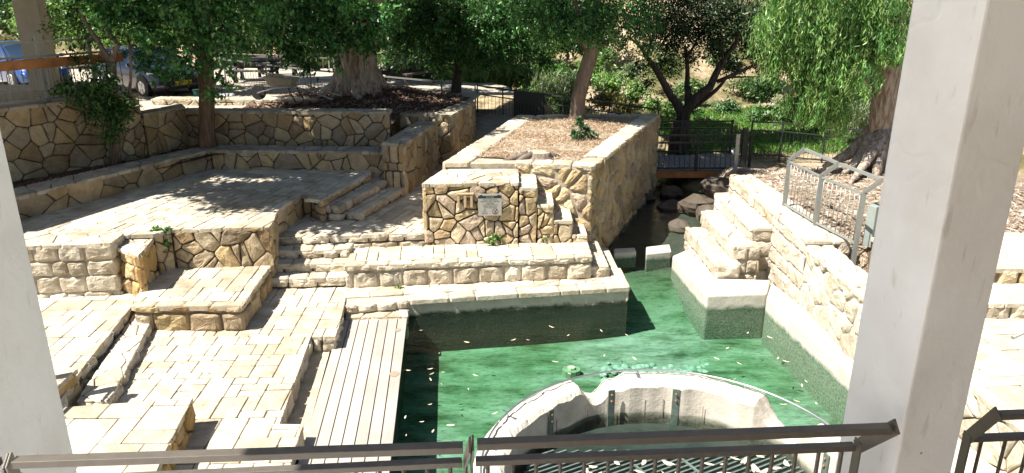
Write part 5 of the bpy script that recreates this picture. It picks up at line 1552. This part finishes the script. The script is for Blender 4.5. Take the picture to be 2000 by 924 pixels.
for j in range(len(ys) - 1):
    for i in range(len(xs) - 1):
        gb.face([idx[j][i], idx[j][i + 1], idx[j + 1][i + 1], idx[j + 1][i]], 0, True)
tag(gb.build('ground', M['hill']), kind='structure')
# bright grass beyond the bridge
lv = Leaves()
n = 26000
gx = rng.uniform(5.0, 17, n); gy = rng.uniform(23.8, 29.5, n)
keep = (np.abs(gx - (3.2 + (gy - 17) * .16)) > .6); gx, gy = gx[keep], gy[keep]; n = len(gx)
gz = np.array([terrain_z(a, b) for a, b in zip(gx, gy)]) + .05
d = rng.normal(scale=.5, size=(n, 3)); d[:, 2] += 1
lv.add(np.stack([gx, gy, gz], 1), d, rdir(n), rng.uniform(.10, .22, n), rng.uniform(.02, .05, n), tints(n, [(.08, .23, .03), (.12, .29, .045), (.06, .18, .025), (.13, .2, .05)]))
g = lv.build('grass'); tag(g, 'bright green ground cover on the bank beyond the footbridge', kind='stuff')

# background shrubs, reeds and bushes
REED = [(.22, .30, .13), (.15, .24, .09), (.30, .33, .17), (.12, .22, .07)]
def far_bush(u, v, y, r, label, pal, L=.16, W=.06, vs=.8, dens=.8, name='bush', group='bushes on the far bank', per=10, n=5):
    dens *= 2.4
    c = W3(u, v, y); rr = r / 1450 * y
    base = (c[0], c[1], min(c[2] - rr * vs, c[2]))
    root = empty(name, base, 0, label, 'bush', group)
    lv = Leaves()
    sub = [(c[0] + rng.uniform(-.5, .5) * rr, c[1] + rng.uniform(-.4, .4) * rr, c[2] + rng.uniform(-.4, .35) * rr * vs) for _ in range(n)]
    for s_ in sub: clump(lv, s_, (rr * .66, rr * .6, rr * .6 * vs), int(dens * 26 * (rr / .6) ** 2 / n * 2) + 8, per, L, W, pal, .24, .15, .15)
    lv.build('foliage', root)
    mb = MB()
    for k in range(2): limb(mb, base, sub[k % len(sub)], .05, .02, k, 5)
    o = mb.build('stem', M['bark_brown']); o.parent = root; o.matrix_parent_inverse = Matrix.Translation(-Vector(base))
def reeds(u0, u1, v, y, h, n, label, pal, group='reeds on the far bank'):
    a, b = W3(u0, v, y), W3(u1, v, y + .6)
    lv = Leaves(); N_ = n * 5
    t = rng.uniform(0, 1, n); bx = a[0] + (b[0] - a[0]) * t; by_ = a[1] + (b[1] - a[1]) * t + rng.uniform(-.5, .5, n); bz_ = np.full(n, a[2])
    hh = h * rng.uniform(.6, 1.1, n)
    for k in range(5):
        zc = bz_ + hh * (k + .6) / 5.5
        d = rng.normal(scale=.28 + .10 * k, size=(n, 3)); d[:, 2] += 1
        lv.add(np.stack([bx + rng.normal(scale=.05 * k, size=n), by_, zc], 1), d, rdir(n), hh * rng.uniform(.25, .4, n), rng.uniform(.025, .05, n), tints(n, pal))
    root = empty('reed_clump', (a[0], a[1], a[2]), 0, label, 'reeds', group); lv.build('blades', root)
BRI = [(.14, .26, .07), (.18, .30, .09), (.11, .22, .06), (.22, .30, .12)]
PALE = [(.22, .28, .15), (.17, .24, .12), (.26, .30, .18)]
bushes = [
 (1395, 140, 34, 44, 'broad olive bush high on the slope behind the dark tree', [(.07, .13, .045), (.11, .17, .06)]), (1290, 70, 36, 50, 'dull green bush at the top between the planter tree and the dark tree', [(.06, .12, .04), (.10, .16, .05)]), (1460, 170, 31, 34, 'dull bush behind the right limb of the dark tree', [(.07, .14, .05), (.12, .19, .07)]), (1350, 215, 28.5, 20, 'low fern like plant right behind the forked stems', [(.08, .17, .05)]), (1220, 210, 28, 22, 'dry tuft above the back corner of the planter', [(.24, .20, .10), (.14, .16, .06)]), (1060, 100, 33, 44, 'tall bush between the dark dense tree and the leaning trunk', [(.08, .16, .05), (.12, .20, .06)]),
 (940, 145, 30, 46, 'bright leafy bush left of centre on the far bank, behind the dark tree', BRI), (1010, 160, 29, 46, 'light green bush on the far bank behind the fence panel', BRI),
 (1085, 150, 29, 50, 'tall broad leaved bush on the far bank, left of the leaning trunk', [(.08, .18, .05), (.12, .24, .06), (.10, .2, .06)]), (1190, 165, 28.5, 36, 'bush of yellowish leaves right of the leaning trunk', BRI),
 (1245, 180, 28, 26, 'small green bush above the planter corner', BRI), (1110, 200, 27.5, 26, 'low bush just behind the planter fence', BRI), (1030, 190, 27.5, 24, 'low bush behind the fence panel', BRI),
 (1180, 195, 27.3, 22, 'reddish dry bush behind the planter fence', [(.30, .20, .09), (.22, .2, .08), (.16, .22, .07)]), (880, 165, 29, 30, 'yellow green bush right behind the dark trunk', [(.25, .30, .08), (.18, .28, .07)]),
 (800, 150, 31, 34, 'yellowish bush behind the right picnic table', [(.26, .30, .09), (.17, .27, .07)]), (740, 120, 32, 30, 'pale bush behind the big eucalyptus trunk', PALE),
 (590, 62, 38, 48, 'large pale grey green bush beyond the back fence', PALE), (500, 60, 39, 40, 'pale bush far beyond the back fence', PALE), (660, 75, 36, 36, 'green bush left of the eucalyptus trunk, far back', PALE),
 (60, 30, 34, 60, 'yellow green bush at the top left corner behind the cream pillar', BRI), (150, 60, 34, 44, 'bright bush behind the parked blue car', BRI), (240, 70, 33, 40, 'bright bush behind the grey car', BRI), (330, 70, 33, 40, 'bush behind the crown of the bed tree', BRI), (15, 90, 30, 26, 'brownish bush left of the cream pillar', [(.22, .18, .09), (.14, .16, .06)]),
 (1540, 215, 27.5, 32, 'green bush behind the creek fence, left of the weeping branches', [(.10, .20, .07), (.13, .24, .08)]), (1480, 225, 28, 26, 'low leafy bush behind the bridge', [(.10, .20, .07), (.14, .24, .09)]), (1420, 215, 29, 26, 'shaded bush behind the stems of the dark tree', [(.05, .11, .04), (.08, .16, .06)]),
 (1660, 230, 26, 30, 'pale bush below the weeping branches', PALE), (1500, 170, 29, 32, 'dark bush between the dark tree and the weeping branches', [(.04, .09, .03), (.06, .12, .04)]), (1600, 250, 26.5, 22, 'dark low bush at the edge of the grass', [(.05, .1, .04), (.08, .14, .05)]),
 (1690, 190, 25, 24, 'light bush left of the right eucalyptus trunk', PALE), (1275, 205, 27.5, 16, 'small bush above the back corner of the planter', BRI), (1220, 120, 36, 30, 'green bush low on the hillside', BRI), (1420, 110, 33, 36, 'bush on the hillside behind the dark branches', PALE), (1300, 130, 31, 34, 'olive bush behind the left limbs of the dark tree', [(.10, .15, .05), (.16, .2, .08)]), (1350, 180, 30, 30, 'green bush behind the fork of the dark tree', [(.09, .17, .05), (.13, .2, .07)]), (1170, 110, 31, 34, 'bush behind the top of the leaning trunk', [(.10, .18, .05), (.14, .22, .08)]), (1500, 100, 31, 34, 'olive bush high behind the weeping branches', [(.08, .14, .04), (.12, .18, .06)]), (1230, 150, 29.5, 22, 'pale dry bush right of the yellowish bush', PALE), (1310, 215, 28, 20, 'low bush beside the foot of the dark tree', [(.09, .17, .05), (.14, .22, .08)]), (1150, 130, 30, 26, 'bush touching the leaning trunk from the right', BRI),
]
for b in bushes: far_bush(*b)
for k, (u, v, y, r) in enumerate(((430, 25, 39, 85), (560, 20, 40, 90), (700, 30, 40, 90), (840, 40, 37, 90), (980, 50, 36, 90), (1110, 40, 34, 80), (200, 25, 38, 85), (60, 20, 38, 90), (320, 30, 37, 85), (1540, 70, 33, 70), (1660, 100, 31, 75), (1780, 80, 31, 80))):
    far_bush(u, v, y, r, ['dense green tree at the top edge, %s' % s for s in ('above the picnic tables', 'left of the big eucalyptus crown', 'behind the big eucalyptus crown', 'behind the dark dense tree', 'right of the dark dense tree', 'behind the planter tree crown', 'above the grey car', 'at the far left corner', 'above the bed tree crown', 'left behind the weeping branches', 'behind the weeping branches', 'behind the right pillar')][k],
             [(.07, .15, .05), (.10, .19, .06), (.05, .11, .04)], .24, .10, .9, .8, 'far_tree', 'trees closing the background', n=8)
reeds(430, 520, 125, 35, 2.0, 700, 'pale reeds behind the picnic tables', REED)
reeds(560, 660, 128, 34, 1.6, 500, 'pale reeds left of the big eucalyptus trunk', REED)
reeds(905, 1000, 180, 28.5, 1.7, 700, 'bright reeds behind the gate in the planter fence', BRI)
reeds(760, 880, 178, 29, 1.6, 700, 'yellow green reeds behind the right picnic table', BRI)
reeds(1040, 1130, 205, 27.8, 1.3, 400, 'bluish reeds behind the planter fence', PALE)
reeds(1640, 1720, 260, 24.5, 1.4, 350, 'pale reeds beside the right eucalyptus trunk', PALE)

# rocks in the channel
def rock(loc, r, label, mat='stone', tint=(.2, .17, .13), group='rocks in the channel', sq=.7):
    mb = MB(); mb.tint = tint
    n = 10; rings = []
    for i in range(7):
        ph = math.pi * i / 6; ring = []
        for k in range(n):
            th = 2 * math.pi * k / n
            d = Vector((math.sin(ph) * math.cos(th), math.sin(ph) * math.sin(th), math.cos(ph)))
            q = d * r * (1 + .45 * noise.noise(d * 1.6 + Vector((loc[0] * 3, loc[1], 0))))
            ring.append(mb.vert((loc[0] + q.x * 1.2, loc[1] + q.y, loc[2] + q.z * sq)))
        rings.append(ring)
    for a, b in zip(rings, rings[1:]):
        for k in range(n): j = (k + 1) % n; mb.face([a[k], b[k], b[j], a[j]])
    tag(mb.build('rock', M[mat]), label, 'rock', group)
rk = [((3.55, 20.2, .1), .55, 'dark boulder under the left end of the footbridge'), ((4.3, 19.2, .0), .45, 'dark boulder in the channel, nearest the white steps'), ((4.2, 17.6, .0), .36, 'rock at the back of the lowest white step'), ((4.9, 18.8, .25), .5, 'largest rock below the right end of the footbridge'), ((4.5, 20.4, .15), .34, 'small rock right under the footbridge beam'), ((3.9, 18.2, -.05), .3, 'small dark rock half in the channel water'), ((4.9, 17.6, .4), .40, 'pale rock beside the highest white step'), ((5.6, 19.6, .5), .5, 'flat rock on the right bank near the gate posts')]
for l, r, lb in rk: rock((l[0], l[1], l[2] - .08), r * .8, lb, tint=(.10, .085, .07))  # tint darkened to carry the deep shadow of the channel
# ------------------------------------------------------------------ litter and small things
def litter(name, label, pts, L, W, pal, flat=.25, parent=None):
    pts = np.asarray(pts); n = len(pts)
    d = rng.normal(size=(n, 3)); d[:, 2] *= flat
    nm = rng.normal(scale=flat, size=(n, 3)); nm[:, 2] += 1
    lv = Leaves(); sz = rng.uniform(.5, 1.4, n)
    lv.add(pts, d, nm, L * sz, W * sz, tints(n, pal, .3))
    o = lv.build(name, parent, M['attr'])
    o['kind'] = 'stuff'
    if label: o['label'] = label
    return o
def in_poly(x, y, poly):
    c = False; n = len(poly)
    for i in range(n):
        a, b = poly[i], poly[i - 1]
        if (a[1] > y) != (b[1] > y) and x < (b[0] - a[0]) * (y - a[1]) / (b[1] - a[1]) + a[0]: c = not c
    return c
def scatter(poly, n, zf):
    xs = [p[0] for p in poly]; ys = [p[1] for p in poly]; out = []
    while len(out) < n:
        x, y = random.uniform(min(xs), max(xs)), random.uniform(min(ys), max(ys))
        if in_poly(x, y, poly): out.append((x, y, zf(x, y)))
    return out
soil_in = [(-.85, 15.5), (0.1, 15.55), (1.35, 15.2), (3.6, 20.7), (.6, 20.5)]
litter('straw_litter', None, scatter(soil_in, 20000, lambda x, y: 2.2 + random.uniform(-.01, .035)), .065, .011, [(.46, .36, .24), (.34, .23, .15), (.54, .46, .34), (.25, .16, .11), (.42, .30, .2)], .25, planter)
litter('leaf_litter', 'brown leaf litter covering the mulch bank round the big eucalyptus', scatter([(-7.5, 20.9), (-3.1, 19.8), (-2.1, 19.9), (-1.5, 22.1), (-1.4, 23.2), (-3, 24.2), (-6.5, 23.9)], 7000, lambda x, y: yard_z(x, y) + .03 + .12 * max(0, 1 - math.hypot((x + 3.2) / 2.6, (y - 22) / 1.8)) + random.uniform(0, .05)), .13, .035, [(.20, .13, .10), (.10, .06, .05), (.30, .2, .15), (.38, .28, .2)], .3)
litter('leaf_litter', 'dark litter on the shaded planting bed', scatter([(-10.0, 13.4), (-9.2, 13.6), (-6.9, 17.2), (-3.0, 17.2), (-3.0, 17.95), (-7.9, 17.95), (-8.6, 16.9)], 1800, lambda x, y: 1.93 + random.uniform(-.03, .05)), .09, .03, [(.16, .11, .08), (.08, .05, .035), (.28, .21, .15)], .3)
litter('bark_litter', 'strips of shed bark and dry leaves on the bank behind the slanted railing', scatter([(6.0, 12.4), (9.5, 12.4), (12, 15), (11, 20), (5.6, 20), (5.8, 16)], 6500, lambda x, y: bank_z(x, y) + random.uniform(.0, .05)), .22, .03, [(.42, .35, .28), (.24, .17, .12), (.50, .45, .38), (.34, .25, .18)], .2)
litter('gravel_litter', 'scattered dry leaves on the pale gravel yard', scatter([(-12, 22.2), (-6, 22.2), (-6, 26), (-12, 27)], 1500, lambda x, y: yard_z(x, y) + .02), .09, .035, [(.3, .2, .13), (.45, .34, .22), (.2, .13, .09)], .2)

# tree stump in the planter
mb = MB(); x, y = P(1052, 303, 2.25)
n = 18; rings = []
for z, r, j in ((-.08, .36, .35), (.0, .27, .28), (.06, .21, .16), (.13, .20, .10)):
    rings.append([mb.vert((x + r * (1 + j * noise.noise(Vector((math.cos(a) * 2, math.sin(a) * 2, 5)))) * math.cos(a) * 1.25, y + r * math.sin(a), 2.19 + z)) for a in np.linspace(0, 2 * math.pi, n + 1)[:-1]])
for a, b in zip(rings, rings[1:]):
    for k in range(n): j = (k + 1) % n; mb.face([a[k], a[j], b[j], b[k]], 0, True)
mb.face(rings[-1], 1)
for dx, dy in ((-.75, -.12), (-.5, -.3), (.5, .1)):
    mb.tube([(x + dx * .3, y + dy * .3, 2.27), (x + dx * .7, y + dy * .7, 2.22), (x + dx, y + dy, 2.16)], [.09, .06, .03], 7, 0, True, .3, dx)
tag(mb.build('tree_stump', [M['bark_grey'], simple('cut wood', (.36, .29, .22), .9, 0, 9, .3)]), 'low weathered tree stump in the straw at the front of the raised planter', 'stump')

# warning sign
sx0, sy0, sz0 = PY(957, 400, 13.86)
sign = empty('warning_sign', (sx0, sy0, sz0), R(2.5), 'square grey warning sign with a black band, fixed on the rubble wall', 'sign')
W_, H_ = .455, .44
mb = MB(); mb.box((0, 0, 0), (W_, .012, H_), 0, 0, .002); mb.build('board', simple('pale grey sign board', (.36, .35, .31), .5, 0, 8, .06), sign)
dk = simple('black print', (.012, .02, .028), .6); rd = simple('dark red print', (.16, .03, .03), .6); wh_ = simple('white print', (.50, .49, .45), .6)
def flat(pts, name, mat, y=-.0085, th=.001):
    mb = MB(); a = [mb.vert((p[0], y, p[1])) for p in pts]; b = [mb.vert((p[0], y + th, p[1])) for p in pts]
    mb.face(a); mb.face(b[::-1])
    n = len(pts)
    for i in range(n): j = (i + 1) % n; mb.face([a[j], a[i], b[i], b[j]])
    return mb.build(name, mat, sign)
band = [(-W_ / 2, .135), (W_ / 2, .135), (W_ / 2, .185), (.20, .185), (.185, .20), (.155, .20), (.135, .182), (-.135, .182), (-.155, .20), (-.185, .20), (-.20, .185), (-W_ / 2, .185)]
flat(band, 'header_band', dk)
for k, (t, z, s) in enumerate((('הכניסה למים אסורה', .105, .034), ('המקום ללא השגחה וללא מציל', .068, .030), ('סכנת החלקה', .030, .028))):
    text_mesh(t, s, (0, -.0088, z), R(90), 0, dk, sign)
for z, s, t in ((.002, .020, 'זהירות מים עמוקים אין להיכנס למים'), (-.028, .020, 'אין לקפוץ ואין לטפס על הקירות'), (-.056, .019, 'המבקר אחראי לשלומו ולשלום ילדיו')):
    text_mesh(t, s, (0, -.0088, z), R(90), 0, dk, sign)
text_mesh('שמורת טבע', .030, (0, -.0098, .158), R(90), 0, wh_, sign)
def ringshape(c, r0, r1, n, name, mat, rot=0, y=-.0085):
    mb = MB(); o = []; i_ = []
    for k in range(n):
        a = rot + 2 * math.pi * k / n
        o.append(mb.vert((c[0] + r1 * math.cos(a), y, c[1] + r1 * math.sin(a)))); i_.append(mb.vert((c[0] + r0 * math.cos(a), y, c[1] + r0 * math.sin(a))))
    for k in range(n): j = (k + 1) % n; mb.face([o[k], o[j], i_[j], i_[k]])
    return mb.build(name, mat, sign)
ringshape((-.10, -.145), .055, .066, 3, 'warning_triangle', rd, R(90))
flat([(-.104, -.125), (-.096, -.125), (-.098, -.160), (-.102, -.160)], 'exclamation_mark', dk); flat([(-.104, -.166), (-.096, -.166), (-.096, -.173), (-.104, -.173)], 'exclamation_dot', dk)
ringshape((.10, -.135), .050, .058, 28, 'prohibition_ring', rd)
flat([(.060, -.098), (.066, -.094), (.140, -.172), (.134, -.176)], 'prohibition_bar', rd, -.0095)
flat([(.120, -.108), (.132, -.104), (.095, -.155), (.080, -.150)], 'diver_figure', dk); ringshape((.128, -.100), .0, .010, 10, 'diver_head', dk)
flat([(.065, -.165), (.135, -.165), (.135, -.170), (.065, -.170)], 'water_line', dk)
# wooden frame hung left of it
fx, fy, fz = PY(909, 392, 13.86)
fr_ = empty('timber_bracket', (fx, fy, fz), R(2.5), 'small unpainted timber bracket on the rubble wall, left of the sign', 'bracket')
wd = simple('raw timber', (.46, .34, .21), .8, 0, 20, .2)
for nm, c, s in (('top_rail', (0, 0, .135), (.33, .05, .035)), ('upright', (-.135, 0, -.01), (.045, .04, .25)), ('upright', (-.005, 0, -.01), (.05, .04, .25)), ('upright', (.12, 0, -.01), (.045, .04, .25)), ('brace', (.06, .0, .085), (.09, .03, .03))):
    mb = MB(); mb.box(c, s, 0, 0, .004); mb.build(nm, wd, fr_)

# leaves floating on the water: individual, mostly narrow and pale
def in_pool(x, y): return in_poly(x, y, [(-1.45, 4), (4.85, 4), (4.85, 12.7), (3.9, 12.9), (3.2, 15.4), (2.4, 15.4), (2.2, 12.7), (-1.5, 11.8)])
proto = None; cnt = 0; r2_ = random.Random(3)
fixed = [(822, 645), (843, 730), (862, 750), (865, 727), (796, 723), (788, 723), (791, 815), (793, 850), (824, 824), (845, 842), (928, 733), (912, 668), (1003, 664), (1031, 664), (1175, 646), (1224, 654), (1078, 639), (1503, 659), (1520, 700), (1535, 706), (1567, 753), (1575, 745), (1530, 790), (1556, 783), (1594, 788), (1435, 740), (1330, 770), (880, 830), (840, 790), (858, 690), (1110, 655), (1240, 700), (1400, 700), (1460, 650), (1420, 680)]
leafm = simple('dry pale leaf', (.60, .52, .36), .7, 0, 30, .2)
for k in range(52):
    if k < len(fixed): x, y = P(*fixed[k], .004)
    else:
        x, y = r2_.uniform(-1.4, 4.8), r2_.uniform(6, 13)
        if not in_pool(x, y) or math.hypot(x - WX, y - WY) < RO + .05: continue
    if proto is None:
        mb = MB(); s_ = [(-.5, 0), (-.28, .09), (0, .12), (.28, .08), (.5, 0), (.28, -.06), (0, -.08), (-.28, -.05)]
        c = mb.vert((0, 0, .05)); vs = [mb.vert((a * .16, b * .2 + a * a * .05, abs(a) * .018)) for a, b in s_]
        for i in range(8): mb.face([vs[i], vs[(i + 1) % 8], c])
        mb.v[c] = (0, .004, .006)
        o = mb.build('floating_leaf', leafm); proto = o
    else: o = proto.copy(); COL.objects.link(o)
    s = r2_.uniform(.3, .8)
    o.location = (x, y, .004); o.rotation_euler = (0, 0, r2_.uniform(0, 6.28)); o.scale = (s, s * r2_.uniform(.7, 1.2), s)
    tag(o, 'narrow pale fallen leaf floating ' + ('in the dark strip beside the wooden deck' if x < -.75 else 'close to the long straight kerb' if x > 4.0 else 'near the far ledge of the pool' if y > 10.8 else 'between the deck and the round well' if x < 1 else 'behind the round well'), 'leaf', 'leaves floating on the pool')
proto2 = None
for k in range(26):
    x, y = P(r2_.uniform(1130, 1540), r2_.uniform(888, 930), .07)
    if math.hypot(x - WX, y - WY) > 1.75: continue
    o = proto.copy(); COL.objects.link(o); s = r2_.uniform(.7, 1.2)
    o.location = (x, y, .07); o.rotation_euler = (r2_.uniform(-.3, .3), r2_.uniform(-.3, .3), r2_.uniform(0, 6.28)); o.scale = (s, s * 1.3, s)
    tag(o, 'dry curled leaf lying on the steel grating in the well', 'leaf', 'leaves on the well grating')
# dry leaves along the steps and corners of the paving
litter('leaf_litter', 'dry brown leaves gathered along the foot of the left step', [(*P(u, v, .36), .365 + random.uniform(0, .02)) for u, v in [(298 + random.uniform(-3, 14) - t * 86, 628 + random.gauss(0, 4) + t * 150) for t in [random.random() ** 1.6 for _ in range(170)]]], .05, .016, [(.4, .28, .16), (.28, .17, .1), (.5, .38, .22)], .3)
litter('leaf_litter', 'few dry leaves scattered on the lower paving', scatter([(-5.2, 8.5), (-3.4, 8.5), (-3.4, 11), (-5, 11)], 60, lambda x, y: .362), .05, .014, [(.4, .28, .16), (.5, .38, .22)], .1)
# thin handrail and cable right of the pillar
mb = MB(); mb.tube([(5.9, 7.9, 1.75), (6.9, 8.3, 1.95), (7.8, 8.7, 2.3)], .022, 8); mb.tube([(6.9, 8.3, 1.95), (6.9, 8.3, 1.0)], .02, 8)
tag(mb.build('handrail', M['pale_metal']), 'thin pale handrail beside the steps right of the pillar', 'handrail')
